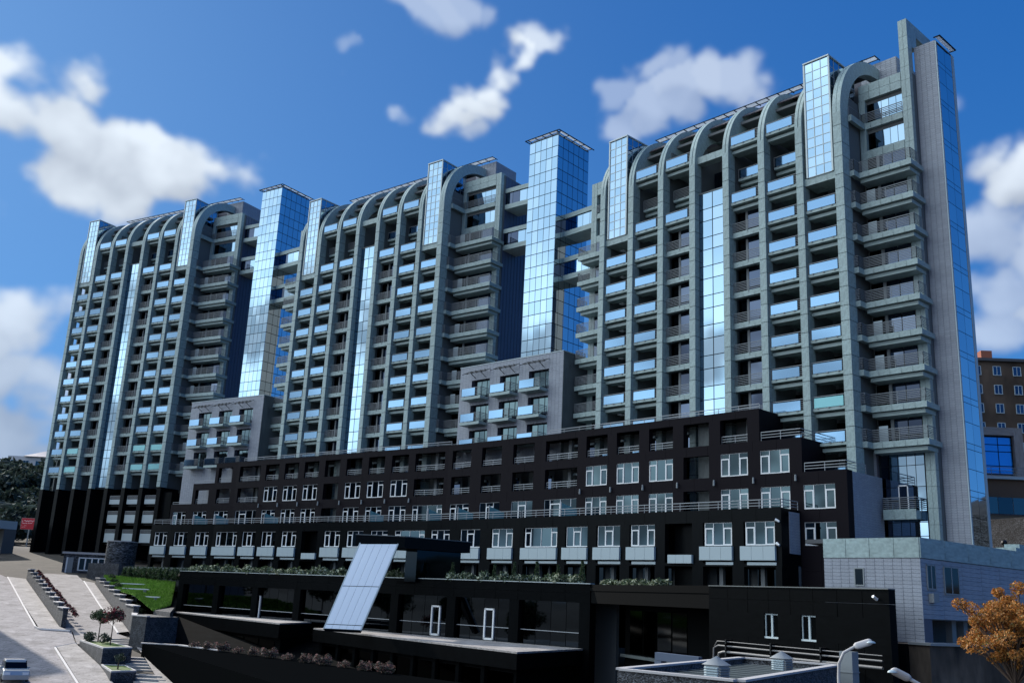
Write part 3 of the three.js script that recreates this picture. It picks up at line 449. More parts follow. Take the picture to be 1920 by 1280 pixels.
{
  const root = thing('black_podium', 'black glossy stone clad lower podium with pale boxes under its windows', 'building', -20, 16, 6);
  const fa = (f) => [f[0] + 20, f[1] - 6, f[2]], zf = 6.3;
  const doSeg = (fr, x0, x1, ops, z) => {
    podWall(root, fr, x0, x1, 23.7, [[24.0, 27.62, ops.map(([a, c, t]) => [a - .05, c + .05, t]), [x0, x1]]], 28.75, m.blackTile, z, .6);
    for (const [a, c, t] of ops) {
      if (t === 'recess') { const rc = part(root, 'recess', fr); box(rc, 'back_panel', m.blackTile, a, c, 21, 28, z - 1.6, z - 1.45); for (let q = 0; q < 3; q++) box(rc, 'pale_panel', m.lgrey, a + .5 + q * (c - a - .3) / 3, a + .48 + (q + 1) * (c - a - .3) / 3, 23.95, 24.72, z - .5, z + .3); continue; }
      win(root, fr, a + .12, c, 25.55, 27.6, z - .15, (a | 0) % 4 === 1 ? 1 : 0, c - a > 4);
      const bx = part(root, 'window_box', fr), n = c - a > 4 ? 4 : 3; box(bx, 'box_core', m.grey, a - .28, c + .16, 24.28, 25.44, z - .5, z + .22); for (let q = 0; q < n; q++) for (const [u, v] of [[24.6, 25.46], [24.26, 24.58]]) if (v > 25) box(bx, 'pale_panel', m.lgrey, a - .3 + (c - a + .48) * q / n + .012, a - .3 + (c - a + .48) * (q + 1) / n - .012, 24.25, 25.46, z - .45, z + .26);
      box(bx, 'soffit_trim', m.lgrey, a + .3, c + .16, 23.85, 24.1, z - .5, z + .05);
      const gf = part(root, 'ground_floor_glazing', fr); pane(gf, m.blackWin, a - .2, c + .2, 21.2, 23.9, z - 2.4); box(gf, 'column', m.grey, a + .6, a + 1.0, 21, 24, z - 2.0, z - 1.6); box(gf, 'column', m.side, a + 2.0, a + 2.3, 21, 24, z - 2.2, z - 1.9);
    }
    const pl = part(root, 'pillar_row', fr); const xs = [x0, ...ops.flatMap(([a, c]) => [a, c]), x1]; for (let i = 0; i < xs.length; i += 2) if (xs[i + 1] - xs[i] > .2) box(pl, 'pillar', m.blackTile, xs[i] + .05, xs[i + 1] - .05, 16, 23.7, z - .6, z - .003);
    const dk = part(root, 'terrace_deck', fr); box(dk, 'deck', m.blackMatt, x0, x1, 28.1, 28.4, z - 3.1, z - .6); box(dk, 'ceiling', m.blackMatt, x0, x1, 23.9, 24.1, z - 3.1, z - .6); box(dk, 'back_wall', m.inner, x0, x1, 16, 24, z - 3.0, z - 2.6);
    mesh(part(root, 'terrace_railing', fr), 'railing', railGeo([[x0 + .1, z - .15], [x1 - .1, z - .15]], .75, 3, .05, 2.2, .07), m.railLight, 0, 28.75, 0);
  };
  const N = (o) => o.map(([a, c, t]) => [a + .22, c + .22, t]);
  doSeg(fa(FRAME.A), -5.65, 27.0, N([[-5.2, -.2, 'n'], ...sevenBays.slice(0, 6)]), zf);
  doSeg(fa(FRAME.B), -5.65, 37.4, N([[-5.2, -.2, 'n'], ...sevenBays, [31.67, 36.8, 'n']]), zf);
  const lk = (L_) => [0, 1, 2].map((i) => { const p = L_ / 3; return [i * p + p * .14, i * p + p * .78, 'n']; });
  doSeg(fa(linkL.AB), 0, 15.54, lk(15.54), 0); doSeg(fa(linkL.BC), 0, 15.0, lk(15.0), 0);
  const en = part(root, 'end_wall', fa(FRAME.A)); box(en, 'wall_panel', m.blackTile, 26.4, 26.99, 21, 28.74, 3.2, 5.7); box(en, 'panel_backing', m.tileJoint, 26.99, 27.03, 24.9, 28.5, 3.4, 5.1); tiles(en, 'end_tile', m.tile, 'x', 3.4, 5.1, 24.9, 28.5, 27.03, .55, .24);
  mesh(part(root, 'terrace_railing', fa(FRAME.A)), 'railing', railGeo([[26.9, 6.15], [26.9, 3.4]], .75, 3, .05, 2.2, .07), m.railLight, 0, 28.75, 0);
  // turquoise glass screens that divide the terrace
  const scr = (fr, x, z) => { const s = part(root, 'terrace_screen', fr); const g = new THREE.BufferGeometry(); const q = new THREE.Shape([new THREE.Vector2(0, 0), new THREE.Vector2(2.5, 0), new THREE.Vector2(2.5, 1.25), new THREE.Vector2(0, 1.75)]); const e = new THREE.ExtrudeGeometry(q, { depth: .04, bevelEnabled: false }).rotateY(-Math.PI / 2 + Math.PI).rotateY(0); mesh(s, 'screen_pane', e, m.teal, x, 28.45, z - .2); box(s, 'post', m.railLight, x - .03, x + .07, 28.4, 30.3, z - .25, z - .17); };
  scr(fa(FRAME.A), .3, zf); scr(fa(linkL.AB), 10.3, 0); scr(fa(linkL.AB), 5.1, 0); scr(fa(FRAME.B), 27.0, zf); scr(fa(FRAME.B), 37.2, zf); scr(fa(FRAME.B), 5.6, zf); scr(fa(linkL.BC), 9.8, 0); scr(fa(linkL.BC), 14.7, 0);
  // floodlights at the right end
  for (const [y, t] of [[27.6, .2], [25.6, -.3]]) { const fl = part(root, 'floodlight', fa(FRAME.A)); const o = mesh(fl, 'lamp_head', new THREE.CylinderGeometry(.13, .09, .4, 10).rotateZ(1.1), m.white, 26.75, y, 6.5); o.rotation.y = t; box(fl, 'bracket', m.grey, 26.7, 26.8, y - .05, y + .05, 6.3, 6.45); }
}

// ------------------------------------------------------------------ black base with the planted edge, ledges and entrance
function prism(pts, y0, y1) { // plan polygon [[x,z]...] extruded in height
  const s = new THREE.Shape(pts.map(([x, z]) => new THREE.Vector2(x, -z))); return new THREE.ExtrudeGeometry(s, { depth: y1 - y0, bevelEnabled: false }).rotateX(-Math.PI / 2).translate(0, y0, 0);
}
function uvm(g, k = .25) { const p = g.attributes.position, n = g.attributes.normal, u = []; for (let i = 0; i < p.count; i++) { const ax = Math.abs(n.getX(i)), ay = Math.abs(n.getY(i)), az = Math.abs(n.getZ(i)); if (ay > .6) u.push(p.getX(i) * k, p.getZ(i) * k); else if (ax > az) u.push(p.getZ(i) * k, p.getY(i) * k); else u.push(p.getX(i) * k, p.getY(i) * k); } g.setAttribute('uv', new THREE.Float32BufferAttribute(u, 2)); return g; }
const baseA = [-35.5, 31.0], baseB = [21.5, 24.4];
{
  const root = thing('terrace_base', 'black glass and stone base with a planted roof edge below the podium', 'building', -8, 8, 26);
  const put = (name, g, mat) => mesh(root, name, g.translate(8, 0, -26), mat);
  put('terrace', prism([baseA, baseB, [36.9, 30.6], [48.0, 32.6], [46.0, 27.0], [41.2, 26.6], [31.5, 6.2], [-5.6, 6.2], [-21.2, 7.1], [-63.7, 13.7], [-78.4, 16.7], [-72, 24], [-48, 25.5]], 20.9, 21.15), m.blackMatt);
  const dir = Math.atan2(-(baseB[1] - baseA[1]), baseB[0] - baseA[0]), Lw = Math.hypot(baseB[0] - baseA[0], baseB[1] - baseA[1]), fr = [baseA[0] + 8, baseA[1] - 26, dir];
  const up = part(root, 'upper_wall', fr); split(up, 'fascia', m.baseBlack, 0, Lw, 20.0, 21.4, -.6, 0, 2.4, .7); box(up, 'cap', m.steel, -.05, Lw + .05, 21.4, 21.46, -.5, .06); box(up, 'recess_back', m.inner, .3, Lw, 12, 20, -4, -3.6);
  for (let i = 0; i < 9; i++) box(up, 'pillar', m.baseBlack, i * (Lw - 1) / 8, i * (Lw - 1) / 8 + 1, 12, 20, -.8, -.02);
  for (let i = 0; i < 8; i++) { const gl = part(root, 'base_glazing', fr), a = i * (Lw - 1) / 8 + 1, c = (i + 1) * (Lw - 1) / 8; const mm = Math.round((c - a) / 1.5); for (let q = 0; q < mm; q++) pane(gl, m.shopGlass, a + (c - a) * q / mm + .025, a + (c - a) * (q + 1) / mm - .025, 16.6, 20, -.42); box(gl, 'hand_rail', m.railLight, a, c, 17.72, 17.77, -.38, -.34); }
  for (const x of [14.2, 40.2, 46.4]) { const d = part(root, 'door', fr); mesh(d, 'door_frame', merged([[x, x + .14, 16.7, 19.2, -.4, -.28], [x + .95, x + 1.09, 16.7, 19.2, -.4, -.28], [x, x + 1.09, 19.06, 19.2, -.4, -.28], [x, x + 1.09, 16.7, 16.86, -.4, -.28]]), m.white); }
  // recess and right-hand wall with two windows
  const rec = part(root, 'recess_wall', [baseB[0] + 8, baseB[1] - 26, Math.atan2(-(30.6 - 24.4), 36.9 - 21.5)]); box(rec, 'fascia', m.blackMatt, .1, 16.6, 20, 21.36, -1, -.05); box(rec, 'wall_panel', m.blackMatt, .1, 16.6, 10, 20, -4, -3); for (let i = 0; i < 4; i++) pane(rec, m.blackWin, 1 + i * 2.1, 2.9 + i * 2.1, 16.5, 19.6, -2.95); box(rec, 'sill', m.side, .1, 10, 16.2, 16.4, -3, -2.6);
  const th = Math.atan2(-(33.2 - 30.6), 49.6 - 36.9), rw = part(root, 'right_wall', [36.9 + 8, 30.6 - 26, th]), rl = 12.96, ops = [[4.5, 5.55], [7.2, 8.25]];
  { let x = 0; for (const [a, c] of ops) { box(rw, 'wall_panel', m.baseBlack, x, a, 18.55, 19.9, -.5, 0); x = c; } box(rw, 'wall_panel', m.baseBlack, x, rl, 18.55, 19.9, -.5, 0); split(rw, 'wall_panel', m.baseBlack, 0, rl, 19.9, 21.33, -.5, 0, 1.6, .7); split(rw, 'wall_panel', m.baseBlack, 0, rl, 8, 18.55, -.5, 0, 1.6, 2); box(rw, 'cap', m.side, 0, rl + .02, 21.33, 21.38, -.5, .04);  }
  for (const [a, c] of ops) { const wn = part(root, 'window', [36.9 + 8, 30.6 - 26, th]); mesh(wn, 'window_frame', merged([[a, a + .07, 18.55, 19.9, -.2, -.1], [c - .07, c, 18.55, 19.9, -.2, -.1], [a, c, 18.55, 18.65, -.2, -.02], [a, c, 19.82, 19.9, -.2, -.1], [(a + c) / 2 - .06, (a + c) / 2 + .06, 18.55, 19.9, -.2, -.08]]), m.lgrey); pane(wn, m.blackWin, a + .07, c - .07, 18.65, 19.85, -.18); }
  { const cm = part(root, 'security_camera', [36.9 + 8, 30.6 - 26, th]); const o = mesh(cm, 'camera_body', new THREE.CylinderGeometry(.08, .08, .32, 10).rotateX(1.1), m.white, 12.3, 20.9, .22); box(cm, 'bracket', m.grey, 12.27, 12.33, 20.86, 20.92, 0, .15); }
  // ledges
  const lp = (nm, pts, y0, y1) => { put(nm, uvm(prism(pts, y1 - .12, y1)), m.ledge); put(nm + '_face', uvm(prism(pts.map(([x, z]) => [x, z]), y0, y1 - .124)), m.baseBlack); };
  lp('ledge', [[-6.8, 30.75], [24.2, 34.4], [20.9, 24.3], [-6.8, 27.5]], 15.5, 16.65); lp('ledge', [[-33.4, 32.1], [-7.0, 34.2], [-11.5, 28.1], [-33.4, 30.6]], 15.7, 17.0);
  put('lower_wall', prism([[-6.3, 30.2], [23.4, 33.6], [20.4, 24.3], [-6.3, 27.8]], 8, 15.49), m.baseBlack); put('lower_wall', prism([[-33, 31.6], [-7.6, 33.6], [-11.6, 28.6], [-33, 30.8]], 8, 15.69), m.baseBlack);
  const lo = part(root, 'lower_glazing', [-6.3 + 8, 30.2 - 26, Math.atan2(-3.4, 29.7)]); for (let i = 0; i < 9; i++) pane(lo, m.blackWin, 1 + i * 3.2, 3.9 + i * 3.2, 12, 15.2, .05); for (let i = 0; i < 9; i++) box(lo, 'pillar', m.baseBlack, .5 + i * 3.2, .95 + i * 3.2, 8, 15.45, 0, .3);
  const l2 = part(root, 'lower_glazing', [-33 + 8, 31.6 - 26, Math.atan2(-2, 25.4)]); for (let i = 0; i < 7; i++) pane(l2, m.blackWin, 1 + i * 3.4, 4 + i * 3.4, 12.5, 15.4, .06); { const d = [[13, 13.1, 12.6, 15, .1, .16], [13.9, 14, 12.6, 15, .1, .16], [13, 14, 14.9, 15, .1, .16]]; mesh(l2, 'door_frame', merged(d), m.side); }
}
{ // slanted glass entrance with its black lantern box
  const root = thing('slanted_entrance', 'slanted pale glass roof leading up to a black flat-roofed entrance box', 'entrance', 2, 16.6, 32);
  const TL = new THREE.Vector3(.74, 24.2, 31.64), TR = new THREE.Vector3(3.11, 24.35, 29.13), BL = new THREE.Vector3(2.35, 17.0, 35.6), BR = new THREE.Vector3(4.45, 17.0, 33.3);
  const P = (u, v, o = 0) => { const a = TL.clone().lerp(TR, u), b = BL.clone().lerp(BR, u), p = b.lerp(a, v); return p.add(nrm.clone().multiplyScalar(o)); };
  const nrm = TR.clone().sub(TL).cross(BL.clone().sub(TL)).normalize().multiplyScalar(-1); if (nrm.y < 0) nrm.multiplyScalar(-1);
  const quad = (u0, u1, v0, v1, th) => { const c = [P(u0, v0, 0), P(u1, v0, 0), P(u1, v1, 0), P(u0, v1, 0), P(u0, v0, -th), P(u1, v0, -th), P(u1, v1, -th), P(u0, v1, -th)], f = [[0, 1, 2, 3], [5, 4, 7, 6], [1, 5, 6, 2], [4, 0, 3, 7], [3, 2, 6, 7], [4, 5, 1, 0]], pos = []; for (const q of f) for (const i of [0, 1, 2, 0, 2, 3]) pos.push(c[q[i]].x - 2, c[q[i]].y, c[q[i]].z - 32); const g = new THREE.BufferGeometry(); g.setAttribute('position', new THREE.Float32BufferAttribute(pos, 3)); g.computeVertexNormals(); g.setAttribute('uv', new THREE.Float32BufferAttribute(new Array(pos.length / 3 * 2).fill(0), 2)); return g; };
  const sl = part(root, 'glass_slope'), sg = new THREE.MeshPhysicalMaterial({ color: L(.82, .89, .96), roughness: .3, clearcoat: 1, clearcoatRoughness: .05 }); const vs = [0, .05, .48, .985];
  for (let v = 0; v < 3; v++) for (let u = 0; u < 5; u++) mesh(sl, 'pane', quad(.03 + u * .188 + .003, .03 + (u + 1) * .188 - .003, vs[v] + .004, vs[v + 1] - .004, .05), sg);
  mesh(sl, 'slope_frame', mergeGeometries([quad(0, .03, 0, 1, .16), quad(.97, 1, 0, 1, .16)]), m.lgrey); mesh(sl, 'slope_back', quad(.02, .98, 0, 1, .4), m.mull).position.copy(nrm.clone().multiplyScalar(-.06)).y -= 0;
  sl.children.at(-1).position.set(nrm.x * -.06, nrm.y * -.06, nrm.z * -.06);
  const bx = (nm, pts, y0, y1, mt) => mesh(root, nm, prism(pts, y0, y1).translate(-2, 0, -32), mt);
  bx('roof_slab', [[.5, 31.9], [3.5, 28.8], [4.4, 22.0], [1.0, 22.0], [-2.4, 28.4]], 23.9, 24.85, m.blackTile); bx('roof_cap', [[.48, 31.95], [3.55, 28.82], [4.45, 21.95], [.95, 21.95], [-2.5, 28.4]], 24.854, 24.93, m.side);
  bx('rear_wall', [[1.4, 27], [2.9, 26.9], [3.6, 22.4], [1.4, 22.4]], 21.1, 23.9, m.blackWin);
  if (0) bx('side_wall', [[3.0, 29.2], [3.25, 29.0], [4.5, 33.2], [4.3, 33.4]], 16.7, 21, m.blackMatt);
}

// ------------------------------------------------------------------ foliage
function leaves(n, seed, at, size, tint) {
  const r = rng(seed), pos = new Float32Array(n * 18), col = new Float32Array(n * 18), a = new THREE.Vector3(), u = new THREE.Vector3(), v = new THREE.Vector3(), w = new THREE.Vector3();
  for (let i = 0; i < n; i++) {
    const c = at(r, i); a.set(r() - .5, r() - .5, r() - .5).normalize(); u.set(r() - .5, r() - .5, r() - .5).cross(a).normalize(); v.crossVectors(a, u); const s = size * (.6 + .8 * r()), k = tint(r);
    const q = [[-1, 0], [0, -.55], [1, 0], [-1, 0], [1, 0], [0, .55]];
    for (let j = 0; j < 6; j++) { w.copy(u).multiplyScalar(q[j][0] * s).addScaledVector(v, q[j][1] * s).addScaledVector(a, Math.abs(q[j][0]) * s * .25); const o = i * 18 + j * 3; pos[o] = c[0] + w.x; pos[o + 1] = c[1] + w.y; pos[o + 2] = c[2] + w.z; col[o] = k[0]; col[o + 1] = k[1]; col[o + 2] = k[2]; }
  }
  const g = new THREE.BufferGeometry(); g.setAttribute('position', new THREE.BufferAttribute(pos, 3)); g.setAttribute('color', new THREE.BufferAttribute(col, 3)); g.computeVertexNormals(); return g;
}
const leafMat = new THREE.MeshPhysicalMaterial({ vertexColors: true, roughness: .85, transmission: .25, thickness: 0, side: THREE.DoubleSide });
function clumps(seed, n, rx, ry, rz, cy, rr) { const r = rng(seed), o = []; for (let i = 0; i < n; i++) { let x, y, z; do { x = r() * 2 - 1; y = r() * 2 - 1; z = r() * 2 - 1; } while (x * x + y * y + z * z > 1); const q = .55 + .45 * r(); o.push([x * rx * q, cy + y * ry * q, z * rz * q, rr * (.6 + .7 * r())]); } return o; }
function inClumps(cl) { return (r) => { const c = cl[Math.floor(r() * cl.length)]; let x, y, z; do { x = r() * 2 - 1; y = r() * 2 - 1; z = r() * 2 - 1; } while (x * x + y * y + z * z > 1); return [c[0] + x * c[3], c[1] + y * c[3] * .8, c[2] + z * c[3]]; }; }
function limbs(cl, h, r0, seed) { const r = rng(seed), g = [new THREE.CylinderGeometry(r0 * .55, r0, h, 8).translate(0, h / 2, 0)]; for (const c of cl) if (r() < .7) g.push(tube([[0, h * .85, 0], [c[0] * .5 + (r() - .5) * .2, h * .85 + (c[1] - h * .85) * .6, c[2] * .5], [c[0], c[1], c[2]]], r0 * .22, 5)); return mergeGeometries(g.map((q) => { const k = q.index ? q.toNonIndexed() : q; return k; })); }
function tree(name, label, cat, x, y, z, o, grp) {
  const t = thing(name, label, cat, x, y, z, o.turn ?? 0, grp), cl = clumps(o.seed, o.n, o.rx, o.ry, o.rx, o.cy, o.rr);
  mesh(t, 'trunk', limbs(cl, o.h, o.r0, o.seed), o.bark ?? m.bark, 0, y, 0); mesh(t, 'crown', leaves(o.leaves, o.seed + 1, inClumps(cl), o.size, o.tint), leafMat, 0, y, 0); return t;
}
const tintG = (r) => { const k = .6 + .8 * r(); return [.035 * k, .065 * k, .018 * k]; }, tintO = (r) => { const k = .55 + .9 * r(), q = r(); return q < .85 ? [.42 * k, .17 * k, .025 * k] : [.20 * k, .14 * k, .03 * k]; }, tintD = (r) => { const k = .5 + .9 * r(); return [.042 * k, .062 * k, .04 * k]; }, tintP = (r) => { const k = .6 + .8 * r(); return r() < .25 ? [.42 * k, .46 * k, .34 * k] : [.055 * k, .085 * k, .035 * k]; }, tintR = (r) => { const k = .6 + .8 * r(); return r() < .5 ? [.19 * k, .025 * k, .04 * k] : [.04 * k, .05 * k, .025 * k]; };
tree('autumn_tree', 'feathery orange autumn tree in front of the brown concrete wall', 'tree', 56.2, 13.5, 35.6, { seed: 11, n: 95, rx: 2.75, ry: 2.0, cy: 6.2, rr: .40, h: 4.6, r0: .16, leaves: 21000, size: .062, tint: tintO });
{ // shrubs along the planted roof edge
  const protos = [0, 1, 2].map((i) => leaves(230, 300 + i, inClumps(clumps(20 + i, 9, .75, .25, .35, .3, .28)), .11, tintP)), ev = leaves(420, 333, (r) => { const h = r(); const q = .34 * (1 - h * .8) * Math.sqrt(r()), a = r() * 6.283; return [Math.cos(a) * q, .1 + h * 1.7, Math.sin(a) * q]; }, .08, tintG);
  const r = rng(5), d = [(baseB[0] - baseA[0]) / 57.38, (baseB[1] - baseA[1]) / 57.38];
  for (let i = 0; i < 46; i++) { const s = 1.2 + i * 1.2 + r() * .3; if (s > 36.2 && s < 41) continue; const near = i > 30; const o = new THREE.Mesh(protos[i % 3], leafMat); o.name = numbered('edge_shrub'); o.position.set(baseA[0] + d[0] * s - d[1] * -.55, 21.3, baseA[1] + d[1] * s - .65); o.rotation.y = r() * 6; const k = .95 + .5 * r(); o.scale.set(k, k * (.85 + .5 * r()), k); o.userData = { label: 'low variegated shrub spilling over the black base roof edge', category: 'shrub', group: 'shrubs along the planted roof edge' }; scene.add(o); }
  for (const s of [38.9 - 1.9, 41.5, 46.4, 48.6, 51.0, 53.2, 55.6]) { const o = new THREE.Mesh(ev, leafMat); o.name = numbered('conifer_shrub'); o.position.set(baseA[0] + d[0] * s, 21.2, baseA[1] + d[1] * s - 1.2); o.scale.setScalar(.9 + .3 * r()); o.userData = { label: 'small upright conifer behind the low shrubs of the roof edge', category: 'shrub', group: 'conifers on the planted roof edge' }; scene.add(o); }
  for (let i = 0; i < 9; i++) { const s = 58.5 + i * 1.05; const o = new THREE.Mesh(protos[i % 3], leafMat); o.name = numbered('edge_shrub'); o.position.set(21.5 + .925 * (s - 57.4), 21.25, 24.4 + .372 * (s - 57.4) - 1.0); o.rotation.y = r() * 6; o.scale.setScalar(.8 + .3 * r()); o.userData = { label: 'low variegated shrub spilling over the black base roof edge', category: 'shrub', group: 'shrubs along the planted roof edge' }; scene.add(o); }
}

// ------------------------------------------------------------------ tiled annex, concrete wall and buildings behind on the right
{
  const X = 48.0, Z = 26.0, root = thing('tiled_annex', 'low pale lilac tiled annex with a broad grey panel band on a concrete plinth', 'building', 40, 8, 20);
  const fr = [X - 40, Z - 20, -.04], g = part(root, 'front_wall', fr), w0 = -6.1;
  box(g, 'wall_backing', m.tileJoint, w0, -.02, 18.7, 23.3, -1, -.04); tiles(g, 'wall_tile', m.tile, 'z', w0, 0, 18.7, 23.3, -.04, .55, .21);
  for (let q = 0; q < 4; q++) box(g, 'band_panel', pick(F), w0 + q * 6.1 / 4 + .014, w0 + (q + 1) * 6.1 / 4 - .014, 23.32, 24.45, -.9, .04);
  { const wn = part(root, 'window', fr); mesh(wn, 'window_frame', merged([[-4.1, -4.03, 21.7, 22.75, -.02, .04], [-3.53, -3.46, 21.7, 22.75, -.02, .04], [-4.03, -3.53, 21.7, 21.77, -.02, .04], [-4.03, -3.53, 22.68, 22.75, -.02, .04]]), m.grey); pane(wn, m.blackWin, -4.04, -3.52, 21.76, 22.69, .012); }
  // right side along the lane
  const fs = [X - 40, Z - 20, 1.50], s = part(root, 'side_wall', fs), l = 16.5, wins = [[.6, 1.55, 21.6, 23.0], [2.5, 4.2, 21.4, 23.0]];
  box(s, 'wall_backing', m.tileJoint, .02, l, 20.0, 23.3, -.9, -.04); tiles(s, 'side_tile', m.tile, 'z', 0, l, 20.0, 23.3, -.04, 2.2, .25);
  for (let q = 0; q < 6; q++) box(s, 'band_panel', F[0], q * l / 6 + .012, (q + 1) * l / 6 - .012, 23.32, 24.45, -.86, .06);
  for (const [a, c, y0, y1] of wins) { const wn = part(root, 'window', fs); mesh(wn, 'window_frame', merged([[a, a + .07, y0, y1, 0, .06], [c - .07, c, y0, y1, 0, .06], [a, c, y0, y0 + .08, 0, .08], [a, c, y1 - .07, y1, 0, .06], [(a + c) / 2 - .05, (a + c) / 2 + .05, y0, y1, 0, .06]]), m.grey); pane(wn, m.blackWin, a + .05, c - .05, y0 + .05, y1 - .05, .03); }
  { const ac = part(root, 'air_conditioner', fs); box(ac, 'case', m.grey, .7, 1.3, 20.9, 21.4, 0, .3); }
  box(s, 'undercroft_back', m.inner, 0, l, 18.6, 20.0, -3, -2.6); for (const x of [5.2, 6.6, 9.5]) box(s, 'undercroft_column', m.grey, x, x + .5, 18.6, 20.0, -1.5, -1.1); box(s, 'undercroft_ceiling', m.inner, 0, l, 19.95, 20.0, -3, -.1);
  mesh(root, 'roof', prism([[47.9, 25.9], [46.9, 9.6], [39, 9.6], [40.6, 25.6]], 24.2, 24.44).translate(-40, 0, -20), m.roof);
  const nx = part(root, 'rear_wing', [46.9 - 40, 9.4 - 20, 1.62]); box(nx, 'corner_pier', F[2], -.2, .9, 19, 25, -1, .3); box(nx, 'wall_panel', m.tile, .9, 16, 19, 24.2, -.8, 0); box(nx, 'band', F[0], .9, 16, 24.2, 25.3, -.8, .2); for (const x of [2.0, 3.4, 5.4, 7.6]) pane(nx, m.blackWin, x, x + .8, x < 3 ? 22.7 : 21.2, 23.6, .02);
}
{ const root = thing('concrete_wall', 'stained brown concrete retaining wall under the tiled annex', 'wall', 48, 6, 26); mesh(root, 'wall_face', uvm(prism([[47.2, 26.3], [48.4, 26.35], [52.5, 14], [49.5, 13.5]], 6, 18.6), .12).translate(-48, 0, -26), m.concrete); mesh(root, 'coping', prism([[47.2, 26.4], [48.5, 26.45], [52.6, 13.9], [49.4, 13.4]], 18.604, 18.74).translate(-48, 0, -26), m.grey); mesh(root, 'black_return', prism([[44.4, 26.45], [47.18, 26.6], [47.18, 25], [44.4, 25]], 6, 18.6).translate(-48, 0, -26), m.blackTile); }
function facade(root, fr, Wd, y0, y1, cols, rows, ww, wh, wallMat, frameMat, paneMat, sill) { // wall with built windows
  const wl = part(root, 'wall', fr); box(wl, 'wall_body', wallMat, 0, Wd, y0, y1, -10, 0);
  for (let r = 0; r < rows; r++) for (let c = 0; c < cols; c++) { const x = Wd * (c + .5) / cols - ww / 2, y = y1 - (r + .5) * (y1 - y0) / rows - wh / 2, wn = part(root, 'window', fr); mesh(wn, 'window_frame', merged([[x, x + .12, y, y + wh, 0, .08], [x + ww - .12, x + ww, y, y + wh, 0, .08], [x, x + ww, y, y + .1, 0, .14], [x, x + ww, y + wh - .1, y + wh, 0, .08], [x + ww / 2 - .05, x + ww / 2 + .05, y, y + wh, 0, .07]]), frameMat); pane(wn, paneMat, x + .08, x + ww - .08, y + .08, y + wh - .08, .03); }
}
{
  const t = thing('old_apartment_block', 'weathered ochre old apartment block with small balconies on the hillside', 'building', 8, 44, -92); const fr = [1 - 8, -84 + 92, .78];
  const ochre = M(.24, .17, .125, .9, { map: concTex }); facade(t, fr, 34, 44, 64, 10, 6, 1.4, 1.7, ochre, m.lgrey, m.darkWin);
  const rf = part(t, 'roof', fr); box(rf, 'roof_slab', m.roof, -.5, 34.5, 64, 64.5, -10.5, .6); box(rf, 'chimney', M(.30, .10, .06, .9), 10.5, 12.4, 64.5, 66.6, -4, -2.4); mesh(rf, 'antenna', merged([[7.4, 7.45, 64.5, 67, -2, -1.95], [7, 7.9, 66.3, 66.34, -2, -1.95], [7.1, 7.8, 66.7, 66.74, -2, -1.95]]), m.black);
  for (let r = 0; r < 5; r++) for (const c of [1, 4]) { const bl = part(t, 'balcony', fr), x = 34 * (c + .5) / 8, y = 64 - (r + .5) * 20 / 6 - 1.1; box(bl, 'parapet', pick([m.lgrey, ochre, m.grey]), x - 1.7, x + 1.7, y, y + 1.0, .05, 1.1); box(bl, 'slab', m.grey, x - 1.75, x + 1.75, y - .18, y - .004, 0, 1.15); }
}
{
  const t = thing('blue_window_house', 'cream house with one large bright blue gridded window below the old apartment block', 'building', 29, 20, -34), fr = [26.9 - 29, -31.6 + 34, .80];
  const wl = part(t, 'wall', fr), cream = M(.48, .42, .38, .8, { map: speck }); box(wl, 'wall_body', cream, -2, 12, 31, 36.2, -9, 0); box(wl, 'frame_side', cream, 6.4, 7.4, 36.2, 41.7, -9, 0); box(wl, 'frame_top', cream, -2, 6.4, 40.8, 41.7, -9, 0); box(wl, 'recess', m.mull, -2, 6.4, 36.2, 40.8, -1.2, -.6); box(wl, 'side_mass', cream, 7.4, 13, 36.2, 38.4, -9, -.5);
  const wn = part(t, 'window', fr), blu = new THREE.MeshStandardMaterial({ color: L(.03, .30, .75), roughness: .12, metalness: .5 }); const ys = [36.35, 37.3, 38.95, 39.75, 40.65]; for (let r = 0; r < 4; r++) for (let c = 0; c < 5; c++) pane(wn, blu, -1.5 + c * 1.56 + .05, -1.5 + (c + 1) * 1.56 - .05, ys[r] + .05, ys[r + 1] - .05, -.55);
  const bt = part(t, 'terrace', fr); box(bt, 'slab', m.lgrey, -2, 13, 35.6, 35.9, 0, 1.2); mesh(bt, 'railing', railGeo([[-2, 1.1], [13, 1.1]], 1, 3, .05, 2.5), m.rail, 0, 35.9, 0); box(bt, 'brown_wall', M(.16, .10, .065, .9), -2, 13, 33.4, 35.6, .02, .6);
  const gb = part(t, 'glass_balustrade', fr); for (let c = 0; c < 9; c++) pane(gb, m.podWin, -2 + c * 1.65 + .03, -2 + (c + 1) * 1.65 - .03, 31.6, 33.4, 2.2); box(gb, 'floor', M(.25, .20, .15, .9), -2, 13, 29.4, 31.5, -.5, 1.6);
}
{ const t = thing('stone_retaining_wall', 'grey rubble stone retaining wall behind the tiled annex', 'wall', 30, 18, -24); mesh(t, 'wall_face', uvm(prism([[22, -30], [48, -20], [48, -24], [22, -34]], 18, 30.4), .22).translate(-30, 0, 24), m.stone); for (let i = 0; i < 3; i++) mesh(t, 'rain_outlet', new THREE.SphereGeometry(.3, 8, 6), m.black, 1 + i * 2, 27.6, 1.3 + i * .8); }

